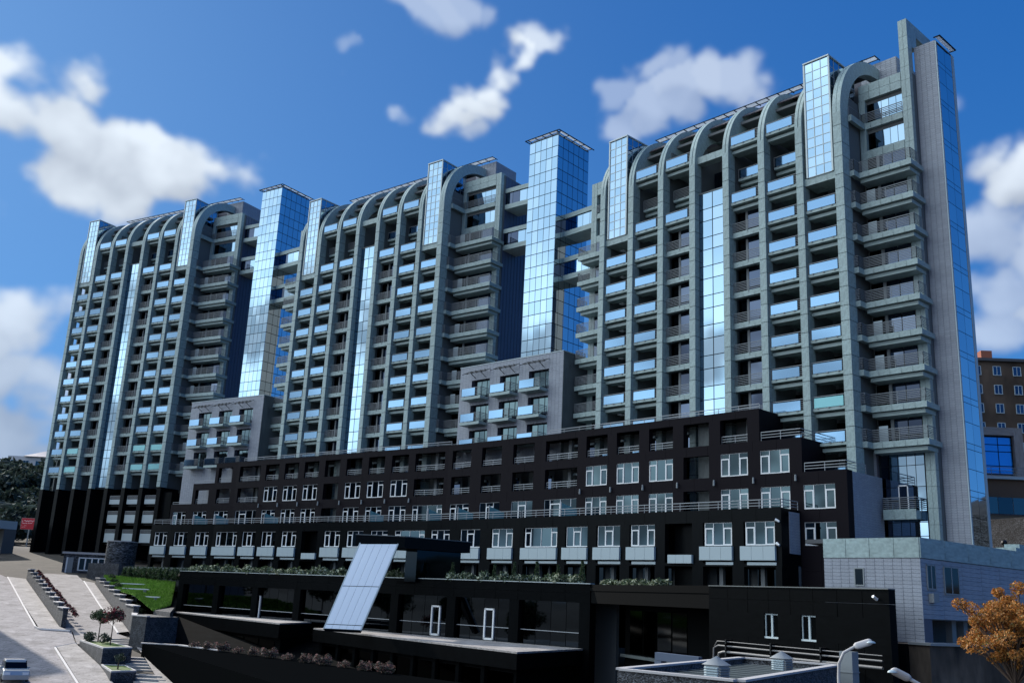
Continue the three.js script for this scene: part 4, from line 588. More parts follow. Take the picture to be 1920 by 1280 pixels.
// ------------------------------------------------------------------ foreground roof, pipes, duct and street lamps
{
  const F0 = [53.7, 52.4], Lc = [49.2, 52.9], Rc = [49.2, 38.1], Bc = [44.7, 38.6], root = thing('flat_roof_hut', 'low stone hut with a flat slatted roof and two roof vents', 'building', 49, 9, 45);
  const mv = (g) => g.translate(-49, 0, -45); mesh(root, 'roof', mv(uvm(prism([F0, Rc, Bc, Lc], 17.2, 17.45), .3)), M(.14, .165, .20, .6, { map: groundTex }));
  const wall = (a, b, nm) => { const dx = b[0] - a[0], dz = b[1] - a[1], l = Math.hypot(dx, dz), nx = -dz / l * .22, nz = dx / l * .22; const w = part(root, nm); mesh(w, 'stone_face', mv(uvm(prism([a, b, [b[0] + nx, b[1] + nz], [a[0] + nx, a[1] + nz]], 9, 17.72), .35)), m.stone); mesh(w, 'coping', mv(prism([[a[0] - nx * .3, a[1] - nz * .3], [b[0] - nx * .3, b[1] - nz * .3], [b[0] + nx * 1.3, b[1] + nz * 1.3], [a[0] + nx * 1.3, a[1] + nz * 1.3]], 17.724, 17.8)), m.cap); };
  wall(Lc, F0, 'parapet'); wall(F0, Rc, 'parapet'); wall(Rc, Bc, 'parapet'); wall(Bc, Lc, 'parapet');
  const sl = part(root, 'roof_slats'); for (let i = 0; i < 12; i++) { const t = (i + .5) / 12, a = [F0[0] + (Rc[0] - F0[0]) * t, F0[1] + (Rc[1] - F0[1]) * t], b = [Lc[0] + (Bc[0] - Lc[0]) * t, Lc[1] + (Bc[1] - Lc[1]) * t]; mesh(sl, 'slat', mv(bar(a[0], 17.48, a[1], b[0], 17.48, b[1], .09)), m.side); }
  for (const [x, z] of [[50.9, 49.6], [48.3, 41.0]]) { const v = part(root, 'roof_vent'); const o = [x - 49, z - 45]; mesh(v, 'vent_body', bg(o[0] - .32, o[0] + .32, 17.45, 18.0, o[1] - .32, o[1] + .32), m.grey); const c = mesh(v, 'vent_cap', new THREE.ConeGeometry(.55, .32, 4, 1).rotateY(Math.PI / 4), m.grey, o[0], 18.17, o[1]); for (let i = 0; i < 5; i++) { const lo = mesh(v, 'louvre', bg(-.3, .3, -.02, .02, -.05, .05), m.lgrey, o[0], 17.55 + i * .09, o[1] + .34); lo.rotation.x = .5; const l2 = mesh(v, 'louvre', bg(-.05, .05, -.02, .02, -.3, .3), m.grey, o[0] + .34, 17.55 + i * .09, o[1]); l2.rotation.z = -.5; } }
}
{
  const th = Math.atan2(-(33.2 - 30.6), 49.6 - 36.9), at = (s, y, n) => [36.9 + s * Math.cos(th) + n * Math.sin(th), y, 30.6 - s * Math.sin(th) + n * Math.cos(th)];
  const pp = (y, r, s0, drop, label) => { const t = thing('wall_pipe', label, 'pipe', ...at(s0, 10, .5)); const b = at(s0, 10, .5), q = (s, yy, n = .5) => { const p = at(s, yy, n); return [p[0] - b[0], p[1], p[2] - b[2]]; }; mesh(t, 'pipe_run', tube([q(s0, y - drop), q(s0 + .05, y - .15), q(s0 + .3, y), q(6, y - .02), q(12.8, y - .04)], r * .8), M(.15, .15, .155, .5)); for (const s of [2, 5.5, 9]) mesh(t, 'pipe_bracket', bg(-.04, .04, y - .25, y + .12, -.5, .12), m.black, q(s, 0)[0], 0, q(s, 0)[2]); };
  pp(17.95, .065, .9, 1.0, 'upper thin grey pipe along the black wall'); pp(17.62, .10, 1.3, .9, 'lower thick grey pipe along the black wall'); pp(18.2, .035, 1.0, .3, 'slim conduit above the two grey pipes on the black wall');
  const d = thing('air_duct', 'square blue-grey air duct bent over at the hut roof edge', 'duct', 39.0, 12, 37.9), g = m.navy; const gm = M(.10, .13, .19, .5); box(d, 'riser', gm, -.22, .22, 12, 17.2, -.22, .22); const e = mesh(d, 'elbow_run', bg(-.22, 2.3, -.2, .2, -.22, .22), gm, 0, 17.42, 0); e.rotation.y = .2; e.rotation.z = -.03; const f2 = mesh(d, 'outlet', bg(-.2, .2, -.3, .1, -.2, .2), m.cap, 2.0, 17.05, -.42);
}
{ const t = thing('concrete_post', 'tall grey concrete flue standing before the black wall', 'post', 49.05, 8, 36.4); box(t, 'shaft', m.grey, -.32, .32, 8, 18.35, -.3, .3); for (const y of [14, 16.2, 17.4]) box(t, 'joint_ring', m.grey, -.35, .35, y, y + .05, -.33, .33); }
function lamp(label, base, elbow, head, tail) {
  const t = thing('street_lamp', label, 'street lamp', base[0], 9, base[2], 0, 'street lamps'), q = (p) => [p[0] - base[0], p[1], p[2] - base[2]];
  mesh(t, 'pole', tube([[0, 9, 0], q([base[0], elbow[1] - .6, base[2]]), q([elbow[0], elbow[1], elbow[2]]), q(tail)], .05), m.cap);
  const a = new THREE.Vector3(...q(tail)), b = new THREE.Vector3(...q(head)), dv = b.clone().sub(a), o = mesh(t, 'lamp_head', new THREE.CapsuleGeometry(.13, dv.length() * .7, 4, 10).scale(1, 1, .6), m.cap); o.position.copy(a.clone().add(b).multiplyScalar(.5)); o.position.y -= 9; o.quaternion.setFromUnitVectors(new THREE.Vector3(0, 1, 0), dv.normalize());
  const gl = mesh(t, 'lens', new THREE.SphereGeometry(.12, 10, 6, 0, 6.3, 0, 1.6).scale(1, .6, 1.8), m.lgrey); gl.position.copy(b).add(new THREE.Vector3(0, -.05 - 9, 0));
}
lamp('tall street lamp with a curved arm before the black wall', [56.01, 17.84, 49.99], [56.2, 18.75, 50.1], [56.95, 19.2, 49.5], [56.55, 19.02, 49.82]);
lamp('street lamp head leaning in front of the concrete wall', [61.2, 17.6, 53.9], [61.0, 18.1, 54.0], [60.28, 18.63, 54.83], [60.55, 18.44, 54.5]);

// ------------------------------------------------------------------ ground, road, ramp, walls, lawn and steps on the left
const FH = [-.73743, -.67543], gy = (x, z) => { const s = (x - 73.22) * FH[0] + (z - 81.07) * FH[1]; return 3.9 + .115 * Math.min(190, Math.max(20, s)) + Math.max(0, s - 190) * .02; };
const structure = (o) => { o.userData.kind = 'structure'; return o; };
function sheet(name, pts, lift, mat, n = 1, k = .2, kind = true) { // polygon laid on the sloping ground
  const s = new THREE.Shape(pts.map(([x, z]) => new THREE.Vector2(x, -z))), g = new THREE.ShapeGeometry(s); g.rotateX(-Math.PI / 2); const p = g.attributes.position, uv = []; for (let i = 0; i < p.count; i++) { p.setY(i, gy(p.getX(i), p.getZ(i)) + lift); uv.push(p.getX(i) * k, p.getZ(i) * k); } g.setAttribute('uv', new THREE.Float32BufferAttribute(uv, 2)); g.computeVertexNormals();
  const o = new THREE.Mesh(g, mat); o.name = name; scene.add(o); return kind ? structure(o) : o;
}
{ // one ground sheet out to the horizon, rising into hills
  const N = 150, pos = [], uv = [], idx = [], ax = (i) => { const t = i / N * 2 - 1; return Math.sign(t) * Math.pow(Math.abs(t), 2.2) * 1500; };
  const hill = (x, z) => { const d = Math.hypot(x + 330, (z + 40) * 1.1), e = Math.hypot((x - 40) * .8, z + 150); return Math.max(0, 25 * Math.exp(-d * d / 12000) - 1) + Math.max(0, 40 * Math.exp(-e * e / 5000) - 2) + 14 * sstep(300, 900, Math.hypot(x, z)) + (sstep(230, 400, Math.hypot(x - 73, z - 81)) * (fbm(x * .012, z * .012, 3, 4) - .5) * 26); };
  for (let j = 0; j <= N; j++) for (let i = 0; i <= N; i++) { const x = ax(i) - 20, z = ax(j) + 20; pos.push(x, gy(x, z) + hill(x, z) - .25, z); uv.push(x * .1, z * .1); }
  for (let j = 0; j < N; j++) for (let i = 0; i < N; i++) { const a = j * (N + 1) + i; idx.push(a, a + N + 1, a + 1, a + 1, a + N + 1, a + N + 2); }
  const g = new THREE.BufferGeometry(); g.setAttribute('position', new THREE.Float32BufferAttribute(pos, 3)); g.setAttribute('uv', new THREE.Float32BufferAttribute(uv, 2)); g.setIndex(idx); g.computeVertexNormals(); const o = new THREE.Mesh(g, m.earth); o.name = 'ground'; scene.add(structure(o));
  // wood on the far hill
  const r = rng(77), n = 1500, pr = leaves(420, 41, inClumps(clumps(8, 14, 3, 2.2, 3, 3.2, 1.5)), .55, tintD), im = new THREE.InstancedMesh(pr, leafMat, n); im.name = 'hillside_wood';
  for (let i = 0; i < n; i++) { const x = -150 - 300 * Math.pow(r(), .8), z = -130 + 170 * r(), k = .9 + 1.1 * r(); d4.position.set(x, gy(x, z) + hill(x, z) - .6, z); d4.rotation.set(0, r() * 6, 0); d4.scale.set(k, k * .9, k); d4.updateMatrix(); im.setMatrixAt(i, d4.matrix); } d4.rotation.set(0, 0, 0);
  im.userData = { label: 'dark wood covering the hillside beyond the far tower', category: 'trees', kind: 'stuff' }; scene.add(im);
  const n2 = 130, i2 = new THREE.InstancedMesh(pr, leafMat, n2); i2.name = 'slope_wood'; for (let i = 0; i < n2; i++) { const x = -5 + 60 * r(), z = -100 + 38 * r(), k = .5 + .6 * r(); d4.position.set(x, Math.min(50, gy(x, z) + hill(x, z) - .5), z); d4.scale.set(k, k, k); d4.updateMatrix(); i2.setMatrixAt(i, d4.matrix); } i2.userData = { label: 'dark trees on the slope below the old apartment block', category: 'trees', kind: 'stuff' }; scene.add(i2);
  const wb = thing('white_house', 'large pale house on the wooded hilltop', 'building', -381, 52, -44); facade(wb, [0, 0, .9], 26, 52, 70, 5, 3, 2.4, 2.6, M(.62, .60, .6, .8), m.lgrey, m.podWin); mesh(wb, 'roof', new THREE.CylinderGeometry(.1, 15, 4, 4, 1).rotateY(.785).scale(1, 1, .5).rotateY(.9).translate(8, 72, -16), M(.5, .45, .45, .8), 0, 0, 0);
}
sheet('road', [[-110, 36], [-73.9, 37.9], [-43.8, 44.5], [-28.6, 47.7], [-26.1, 45.4], [-19.3, 47.3], [-18.3, 49.4], [-3.5, 52.6], [20, 57.7], [40, 62], [40, 75], [10, 72], [-40, 66], [-110, 54]], 0, m.asphalt);
sheet('ramp', [[-77.9, 31.7], [-74.7, 28.4], [-66.2, 30.4], [-23.2, 42.1], [-20.9, 42.0], [-19.3, 47.2], [-26.1, 45.3], [-28.1, 45.8], [-70.8, 36.6]], .006, M(.44, .405, .405, .85, { map: groundTex }));
sheet('sidewalk', [[-73.9, 37.85], [-70.8, 36.5], [-28.7, 45.7], [-26.4, 45.6], [-28.5, 47.6], [-43.8, 44.4]], .14, m.pave); sheet('sidewalk', [[-63.4, 30.0], [-23.3, 41.0], [-23.1, 42.05], [-66.0, 30.45]], .14, m.pave);
sheet('sidewalk', [[-18.3, 49.3], [-19.2, 47.4], [-8.7, 49.1], [12, 53.6], [12, 55.9], [-3.5, 52.5]], .14, m.pave); sheet('plaza', [[-20.9, 42], [-12.0, 44.2], [6, 49.5], [6, 47], [-5, 44.5], [-14, 40]], .01, m.pave);
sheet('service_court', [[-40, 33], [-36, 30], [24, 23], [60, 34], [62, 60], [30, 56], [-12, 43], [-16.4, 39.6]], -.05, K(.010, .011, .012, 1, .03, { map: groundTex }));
function kerb(pts, label) { const g = []; for (let i = 0; i + 1 < pts.length; i++) { const [ax, az] = pts[i], [bx_, bz] = pts[i + 1]; g.push(bar(ax, gy(ax, az) + .05, az, bx_, gy(bx_, bz) + .05, bz, .17)); } const o = new THREE.Mesh(mergeGeometries(g), m.kerb); o.name = numbered('kerb'); scene.add(structure(o)); }
kerb([[-73.9, 37.9], [-43.8, 44.5], [-30, 47.5], [-28.4, 47.5], [-26.2, 45.5]]); kerb([[-19.3, 47.3], [-18.5, 48.6], [-18, 49.5], [-3.5, 52.6], [12, 56]]); kerb([[-66.2, 30.4], [-23.2, 42.1]]);
function steppedWall(label, a, b, h0, h1, n, thick, caps) {
  const t = thing('stepped_stone_wall', label, 'wall', a[0], gy(...a) - 1, a[1]), mv = (g) => g.translate(-a[0], 0, -a[1]), dx = b[0] - a[0], dz = b[1] - a[1], l = Math.hypot(dx, dz), nx = -dz / l * thick, nz = dx / l * thick;
  for (let i = 0; i < n; i++) { const p = [a[0] + dx * i / n, a[1] + dz * i / n], q = [a[0] + dx * (i + 1) / n, a[1] + dz * (i + 1) / n], y = gy(...q) + (gy(...p) - gy(...q)) * .6 + h0 + (h1 - h0) * (i + .5) / n; mesh(t, 'wall_section', mv(uvm(prism([p, q, [q[0] + nx, q[1] + nz], [p[0] + nx, p[1] + nz]], gy(...q) - 1, y), .45)), m.stone); mesh(t, 'coping_stone', mv(prism([[p[0] - nx * .2, p[1] - nz * .2], [q[0] - nx * .2, q[1] - nz * .2], [q[0] + nx * 1.2, q[1] + nz * 1.2], [p[0] + nx * 1.2, p[1] + nz * 1.2]], y + .004, y + .1)), m.cap); }
  return t;
}
steppedWall('stepped grey stone wall between the road and the ramp', [-70.8, 36.4], [-28.6, 45.6], 1.5, 1.6, 10, -.45);
steppedWall('stepped grey stone wall holding up the lawn beside the ramp', [-63.3, 29.9], [-23.2, 40.9], .9, 2.2, 7, -.5);
{ const t = thing('stone_corner_wall', 'grey stone wall at the corner of the lawn and the black base', 'wall', -20, 13, 41); mesh(t, 'wall_section', uvm(prism([[-23.2, 40.9], [-17.0, 43.5], [-14.8, 43.1], [-16.4, 39.4], [-22, 39]], 13, 17.0), .45).translate(20, 0, -41), m.stone); mesh(t, 'wall_section', uvm(prism([[-22, 39.4], [-16.5, 40.2], [-34.5, 31.6], [-36, 32.5]], 13, 17.4), .45).translate(20, 0, -41), m.stone); mesh(t, 'coping_stone', prism([[-23.3, 41], [-17, 43.6], [-14.7, 43.15], [-14.8, 42.8], [-17, 43.1], [-23, 40.5]], 17.004, 17.1).translate(20, 0, -41), m.cap); }
{ // lawn with grass, slabs and hedge
  const P4 = [[-62.6, 20.5, 29.2], [-48.6, 18.95, 33.2], [-28.5, 18.65, 38.9], [-21.5, 17.3, 39.6], [-35.5, 17.6, 31.6], [-49, 20.1, 25.2], [-63, 20.5, 26.4]], ctr = [-46, 18.9, 31], pos = [], uv = [], N = 10; // fan with subdivisions
  for (let i = 0; i < P4.length; i++) { const a = P4[i], b = P4[(i + 1) % P4.length]; for (const q of [ctr, a, b]) { pos.push(...q); uv.push(q[0] * .2, q[2] * .2); } }
  const g = new THREE.BufferGeometry(); g.setAttribute('position', new THREE.Float32BufferAttribute(pos, 3)); g.setAttribute('uv', new THREE.Float32BufferAttribute(uv, 2)); g.computeVertexNormals(); const o = new THREE.Mesh(g, m.lawn); o.name = 'lawn'; scene.add(structure(o));
  const blade = new THREE.BufferGeometry(); blade.setAttribute('position', new THREE.Float32BufferAttribute([-.035, 0, 0, .035, 0, 0, .03, .22, .05, -.06, 0, .03, 0, 0, .05, -.05, .17, -.05], 3)); blade.computeVertexNormals();
  const grass = M(.15, .28, .028, .8, { side: THREE.DoubleSide }); const n = 26000, im = new THREE.InstancedMesh(blade, grass, n), r = rng(31), c = new THREE.Color(); im.name = 'grass';
  for (let i = 0; i < n; i++) { const k = Math.floor(r() * P4.length), a = P4[k], b = P4[(k + 1) % P4.length]; let u = r(), v = r(); if (u + v > 1) { u = 1 - u; v = 1 - v; } d4.position.set(...[0, 1, 2].map((j) => ctr[j] + (a[j] - ctr[j]) * u + (b[j] - ctr[j]) * v)); d4.rotation.set(0, r() * 6, 0); d4.scale.setScalar(.8 + .7 * r()); d4.updateMatrix(); im.setMatrixAt(i, d4.matrix); const q = .7 + .6 * r(); im.setColorAt(i, c.setRGB(q, q, q * .9)); } d4.rotation.set(0, 0, 0); im.userData = { label: 'short bright green grass on the sloping lawn', category: 'grass', kind: 'stuff' }; scene.add(im);
  for (const [x, y, z] of [[-51.5, 19.38, 29.6], [-44.2, 18.83, 32.2], [-36.4, 18.1, 34.2]]) { const s = thing('slab_bench', 'flat white slab bench lying on the sloping lawn', 'bench', x, y, z, .95, 'white slab benches on the lawn'); box(s, 'slab', m.white, -1.5, 1.5, y + .28, y + .40, -.28, .28); box(s, 'foot', m.grey, -1.2, -.9, y - .3, y + .276, -.2, .2); box(s, 'foot', m.grey, .9, 1.2, y - .3, y + .276, -.2, .2); }
  const sh = leaves(520, 71, inClumps(clumps(61, 12, .8, .5, .7, .6, .4)), .12, tintG); for (const [x, z, k] of [[-60.2, 30.0, .8], [-55.5, 31.4, .8], [-50.5, 32.8, .85], [-44, 34.4, .9], [-38, 36, .8], [-33, 37.5, .7], [-29, 38.6, .7]]) { const o2 = new THREE.Mesh(sh, leafMat); o2.name = numbered('wall_top_shrub'); o2.position.set(x + .6, gy(x, z) + .7, z - .7); o2.scale.setScalar(k); o2.rotation.y = x; o2.userData = { label: 'rounded green shrub on top of the stepped wall by the lawn', category: 'shrub', group: 'shrubs on the lawn wall' }; scene.add(o2); }
  for (let i = 0; i < 16; i++) { const x = -63 + i * 1.5, z = 26.4 - i * .06; const o2 = new THREE.Mesh(sh, leafMat); o2.name = numbered('hedge_shrub'); o2.position.set(x, 20.2, z - .5); o2.scale.set(1, 1.5, 1); o2.rotation.y = i; o2.userData = { label: 'dark hedge shrub in the shade behind the lawn', category: 'shrub', group: 'hedge behind the lawn' }; scene.add(o2); }
  const hw = thing('hedge_wall', 'low grey rendered wall behind the hedge of the lawn', 'wall', -56, 19, 24.6); mesh(hw, 'wall_face', prism([[-68, 25.2], [-40, 24.4], [-40, 23.8], [-68, 24.6]], 19, 22.0).translate(56, 0, -24.6), m.side);
}
{ // guard house and curved stone wall by the far tower
  const t = thing('guard_house', 'small dark stone gatehouse with a white barred window', 'building', -79, 19, 26), fr = [-2.6, 2.3, .75]; const w = part(t, 'wall', fr); box(w, 'wall_body', m.stone, 0, 7.2, 19, 23.6, -4, 0); box(w, 'cornice', m.cap, -.2, 7.4, 23.6, 23.9, -4.2, .2); const wn = part(t, 'window', fr); mesh(wn, 'window_frame', merged([[2.4, 6.6, 21.2, 21.35, 0, .1], [2.4, 6.6, 23.0, 23.15, 0, .1], ...[2.4, 3.4, 4.4, 5.4, 6.4].map((x) => [x, x + .2, 21.2, 23.1, 0, .1])]), m.white); pane(wn, m.blackWin, 2.5, 6.5, 21.3, 23.05, .02); const dr = part(t, 'door', fr); box(dr, 'door_leaf', m.white, .5, .75, 20.3, 23.1, 0, .06); box(dr, 'door_leaf', m.grey, .8, 1.6, 20.3, 23.1, 0, .05);
  const c = thing('curved_stone_wall', 'tall curved grey stone wall beside the gatehouse', 'wall', -72.2, 18.5, 23.5); const g = new THREE.CylinderGeometry(2.1, 2.1, 7, 28, 1); mesh(c, 'drum', g, m.stone, 0, 22, 0); mesh(c, 'drum_cap', new THREE.CylinderGeometry(2.18, 2.18, .12, 28), m.cap, 0, 25.57, 0); mesh(c, 'low_wall', uvm(prism([[-72.6, 27.8], [-66, 26], [-66, 25.4], [-72.8, 27.2]], 18.5, 22.3), .45).translate(72.2, 0, -23.5), m.stone);
  const s = thing('side_canopy_building', 'flat grey roofed pavilion with a red shutter beyond the far tower', 'building', -126, 20, 34); box(s, 'roof_slab', m.lgrey, -16, 12, 27.9, 29.3, -8, 2); box(s, 'back_wall', m.inner, -16, 12, 20, 27.9, -8, -6); box(s, 'shutter', M(.18, .01, .02, .7), -2.5, 2, 21.4, 23.6, -5.9, -5.8); box(s, 'front_wall', m.grey, -16, 13, 20, 21.6, 1, 1.6); box(s, 'pillar', m.side, -12, -11.2, 21.6, 27.9, .4, 1.2);
}
{ // billboard
  const cv = document.createElement('canvas'); cv.width = 512; cv.height = 320; const x = cv.getContext('2d'); x.fillStyle = '#b5122a'; x.fillRect(0, 0, 512, 320); x.fillStyle = '#f3d9dc'; const br = rng(4); for (const [y, h, n, x1] of [[60, 44, 14, 440], [130, 30, 15, 330], [210, 14, 10, 170], [250, 14, 9, 150]]) for (let i = 0; i < n; i++) { if (br() < .15) continue; const w = (x1 - 24) / n; x.fillRect(24 + i * w, y + h * .4 * (br() < .5 ? 1 : 0), w * .62, h * (.45 + .35 * br())); } x.fillStyle = '#ffffff'; x.beginPath(); x.moveTo(512, 230); x.lineTo(512, 320); x.lineTo(440, 320); x.fill();
  const tx = new THREE.CanvasTexture(cv); tx.colorSpace = THREE.SRGBColorSpace; const t = thing('billboard', 'red roadside billboard with white lettering', 'sign', -138.8, 20, 16.4, .83); const b = mesh(t, 'panel', new THREE.PlaneGeometry(3.5, 2.2), new THREE.MeshStandardMaterial({ map: tx, roughness: .6 }), 0, 30.3, .07); box(t, 'backing', m.grey, -1.8, 1.8, 29.15, 31.45, -.06, .06); box(t, 'post', m.grey, -.12, .12, 20, 29.15, -.06, .06);
}
{ // planters, steps, little trees
  const step = (label, a, b, c, n, drop) => { const t = thing('flight_of_steps', label, 'steps', a[0], gy(...a) - 2, a[1]); for (let i = 0; i < n; i++) { const f0 = i / n, f1 = (i + 1) / n, y = gy(...a) + .12 - drop * (i + 1) / n; const q = (p, f) => [p[0] + (c[0] - a[0]) * f, p[1] + (c[1] - a[1]) * f]; mesh(t, 'step', prism([q(a, f0), q(b, f0), q(b, f1), q(a, f1)], y - 1.4, y).translate(-a[0], 0, -a[1]), i % 1 ? m.grey : m.ledge); mesh(t, 'riser', prism([q(a, f1 - .002), q(b, f1 - .002), q(b, f1 + .01), q(a, f1 + .01)], y - 1.4, y - .02).translate(-a[0], 0, -a[1]), m.grey); } };
  step('upper flight of pale stone steps at the foot of the ramp', [-21.6, 44.0], [-20.9, 41.9], [-17.3, 44.9], 4, .5); step('middle flight of pale stone steps beside the planted bed', [-12.6, 46.2], [-11.2, 44.6], [-7.4, 47.2], 5, .8); step('lowest flight of pale stone steps beside the black wall', [-5.6, 48.2], [-3.6, 46.4], [1.8, 49.6], 6, 1.0);
  const bed = (label, pts, h, gap) => { const t = thing('planted_bed', label, 'planter', pts[0][0], 11.5, pts[0][1]), mv = (g) => g.translate(-pts[0][0], 0, -pts[0][1]), cx = pts.reduce((s, p) => s + p[0], 0) / pts.length, cz = pts.reduce((s, p) => s + p[1], 0) / pts.length, inn = pts.map(([x, z]) => [x + (cx - x) * .13, z + (cz - z) * .13]); mesh(t, 'stone_wall', mv(uvm(prism(pts, 11.5, h), .45)), m.stone); const s = new THREE.Shape(pts.map(([x, z]) => new THREE.Vector2(x, -z))); s.holes.push(new THREE.Path(inn.map(([x, z]) => new THREE.Vector2(x, -z)))); mesh(t, 'rim', mv(new THREE.ExtrudeGeometry(s, { depth: .12, bevelEnabled: false }).rotateX(-Math.PI / 2).translate(0, h + .003, 0)), m.cap); mesh(t, 'turf', mv(uvm(prism(inn, h + .002, h + .08), .3)), m.lawn); };
  bed('upper walled bed of grass with two small trees', [[-19.3, 47.0], [-17.3, 45.1], [-9.4, 46.3], [-8.9, 48.9]], 14.65); bed('lower walled bed of grass with clipped plants', [[-8.6, 49.0], [-7.6, 47.4], [-2.6, 48.6], [-2.4, 50.6]], 13.4);
  tree('small_tree', 'small tree with a green crown in the upper grass bed', 'tree', -17.2, 14.7, 46.2, { seed: 3, n: 14, rx: .8, ry: .55, cy: 2.1, rr: .4, h: 1.7, r0: .06, leaves: 1300, size: .09, tint: tintG }); tree('small_tree', 'small tree with a reddish crown in the upper grass bed', 'tree', -12.6, 14.7, 46.9, { seed: 5, n: 14, rx: .85, ry: .55, cy: 2.4, rr: .42, h: 2.0, r0: .06, leaves: 1400, size: .09, tint: tintR });
  const sh = leaves(300, 91, inClumps(clumps(63, 9, .9, .35, .4, .35, .3)), .09, tintD); for (const [x, z] of [[-18.2, 46.6], [-17, 46.9], [-15.8, 46.2]]) { const o = new THREE.Mesh(sh, leafMat); o.name = numbered('bed_shrub'); o.position.set(x, 14.7, z); o.rotation.y = x; o.userData = { label: 'low dark shrub at the back of the upper grass bed', category: 'shrub', group: 'shrubs in the upper grass bed' }; scene.add(o); }
  const pl = thing('clipped_plant', 'dark clipped plant standing in the lower grass bed', 'plant', -4.2, 13.4, 49.4); mesh(pl, 'stem', new THREE.CylinderGeometry(.05, .07, .7, 6), m.bark, 0, 13.75, 0); mesh(pl, 'foliage', leaves(300, 17, inClumps(clumps(9, 6, .3, .3, .3, .9, .25)), .08, tintD), leafMat, 0, 13.4, 0);
  const rs = leaves(200, 55, inClumps(clumps(19, 7, .35, .2, .35, .2, .2)), .08, tintR); for (let i = 0; i < 20; i++) { const f = (i + .5) / 20, x = -69.5 + 42.5 * f, z = 35.7 + 9.3 * f; const o = new THREE.Mesh(rs, leafMat); o.name = numbered('red_flower_bush'); o.position.set(x, gy(x, z) + 1.15, z - .2); o.rotation.y = i; o.scale.setScalar(.9); o.userData = { label: 'small red flowering bush along the ramp side of the stepped wall', category: 'shrub', group: 'red bushes along the ramp' }; scene.add(o); }
  const bw = thing('black_plinth_wall', 'low black stone wall beside the lowest steps', 'wall', -12.4, 8, 44); mesh(bw, 'wall_face', prism([[-12.4, 44.2], [-9.5, 42.0], [30, 39.5], [34, 52], [30, 53]], 8, 14.9).translate(12.4, 0, -44), m.plinth); mesh(bw, 'coping', prism([[-12.5, 44.3], [-9.5, 41.9], [-3, 41.5], [-3, 41.9], [-9.3, 42.4], [-12, 44.5]], 14.904, 14.98).translate(12.4, 0, -44), m.cap);
  const rb = leaves(420, 58, inClumps(clumps(29, 9, .8, .3, .6, .3, .35)), .09, (q) => { const k = .5 + q(); return q() < .4 ? [.22 * k, .12 * k, .10 * k] : [.05 * k, .05 * k, .035 * k]; }); for (let i = 0; i < 12; i++) { const x = -7 + i * 2.3, z = 42.1 - i * .13; const o = new THREE.Mesh(rb, leafMat); o.name = numbered('dry_shrub'); o.position.set(x, 14.95, z); o.rotation.y = i * 2; o.scale.setScalar(.7 + (i % 3) * .2); o.userData = { label: 'dry reddish shrub on the low black wall', category: 'shrub', group: 'dry shrubs on the black wall' }; scene.add(o); }
}
{ // trees across the road, mostly outside the picture, that shade it
  const r = rng(8); for (const [x, z, k] of [[-52, 57, 1], [-40, 58, 1.1], [-29, 59.5, 1], [-19.5, 61.5, 1], [-10, 63.5, 1.05], [-62, 56, 1.1]]) tree('roadside_tree', 'dark leafy roadside tree across the road', 'tree', x, gy(x, z) - .2, z, { seed: 200 + (r() * 100 | 0), n: 26, rx: 2.6 * k, ry: 2.4 * k, cy: 5.4 * k, rr: 1.1, h: 3.8 * k, r0: .2, leaves: 2600, size: .24, tint: tintG }, 'trees across the road');
}
tree('roadside_tree', 'low olive-green tree at the kerb across from the grass beds', 'tree', 2.5, gy(2.5, 63) - .2, 63, { seed: 261, n: 18, rx: 1.1, ry: .9, cy: 3.6, rr: .6, h: 2.6, r0: .12, leaves: 2200, size: .13, tint: tintG });
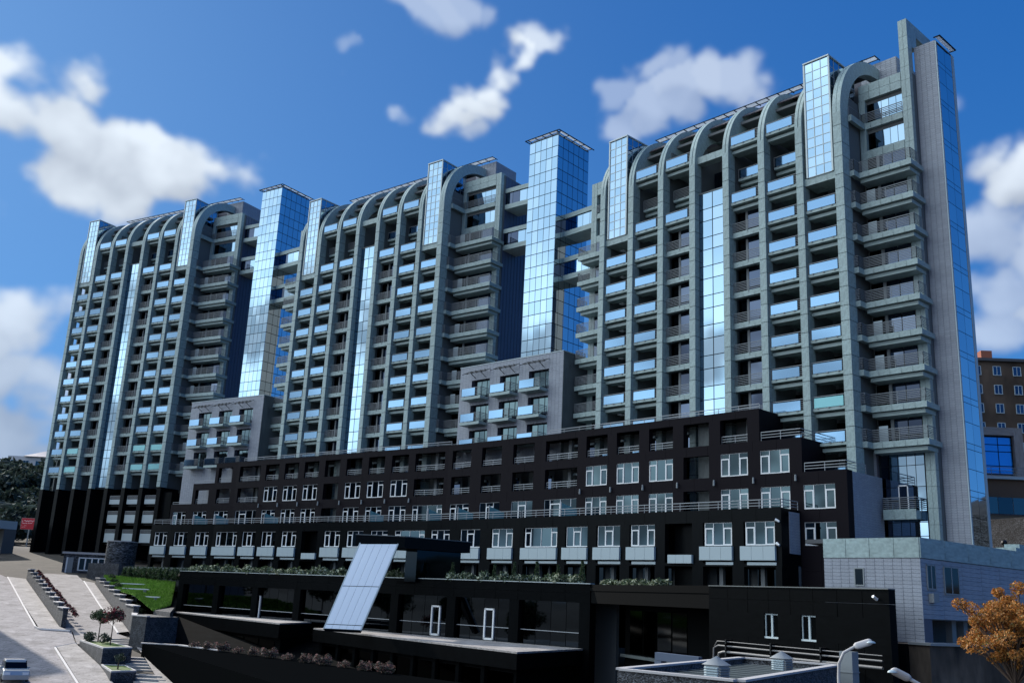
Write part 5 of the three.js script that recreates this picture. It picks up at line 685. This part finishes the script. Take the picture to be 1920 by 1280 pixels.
{ // apartment block across the road, outside the picture, whose shadow lies on the road
  const t = thing('neighbouring_block', 'plain apartment block across the road from the far tower', 'building', -74, 16, 48.6), fr = [0, 0, Math.PI / 2 + 1.5708]; facade(t, [0, 0, Math.PI], 36, 16, 47, 9, 9, 1.8, 1.7, M(.34, .31, .29, .9, { map: concTex }), m.lgrey, m.darkWin); box(t, 'side_wing', M(.34, .31, .29, .9), -36, -.05, 16, 46.8, 10, 26);
}
{ // parked car
  const x = -6.4, z = 56.2, y = gy(x, z), t = thing('parked_car', 'silver saloon car standing in the shade on the road', 'car', x, y + .02, z, -.20); t.rotation.z = 0; const paint = new THREE.MeshPhysicalMaterial({ color: L(.42, .45, .47), metalness: .5, roughness: .3, clearcoat: 1 });
  const ext = (pts, w, mt, nm, yo = 0) => { const s = new THREE.Shape(pts.map(([a, b]) => new THREE.Vector2(a, b))); const g = new THREE.ExtrudeGeometry(s, { depth: w - .16, bevelEnabled: true, bevelSize: .07, bevelThickness: .08, bevelSegments: 3 }).translate(0, 0, -(w - .16) / 2); return mesh(t, nm, g, mt, 0, y + .02 + yo, 0); };
  ext([[-2.2, .35], [-2.15, .72], [-1.4, .86], [1.25, .9], [2.05, .78], [2.2, .55], [2.15, .32], [-2.1, .28]], 1.75, paint, 'body'); ext([[-1.45, .86], [-.75, 1.33], [.65, 1.36], [1.35, .9]], 1.5, m.blackWin, 'windows'); ext([[-.78, 1.35], [-.6, 1.42], [.5, 1.44], [.7, 1.37]], 1.42, paint, 'roof');
  for (const [a, c] of [[-1.35, .82], [1.35, .82], [-1.35, -.82], [1.35, -.82]]) { const w = part(t, 'wheel'); mesh(w, 'tyre', new THREE.TorusGeometry(.24, .09, 8, 18), m.black, a, y + .34, c); mesh(w, 'rim', new THREE.CylinderGeometry(.2, .2, .12, 14).rotateX(Math.PI / 2), m.chrome, a, y + .34, c); }
  for (const c of [.6, -.6]) { box(t, 'headlight', m.white, 2.16, 2.26, y + .6, y + .76, c - .2, c + .2); box(t, 'tail_light', m.red, -2.27, -2.18, y + .6, y + .78, c - .2, c + .2); box(t, 'mirror', paint, .75, .95, y + .95, y + 1.1, c * 1.45 - .1, c * 1.45 + .1); }
}

scene.traverse((o) => { if (o.isMesh) { o.castShadow = true; o.receiveShadow = true; } });
renderer.render(scene, camera);
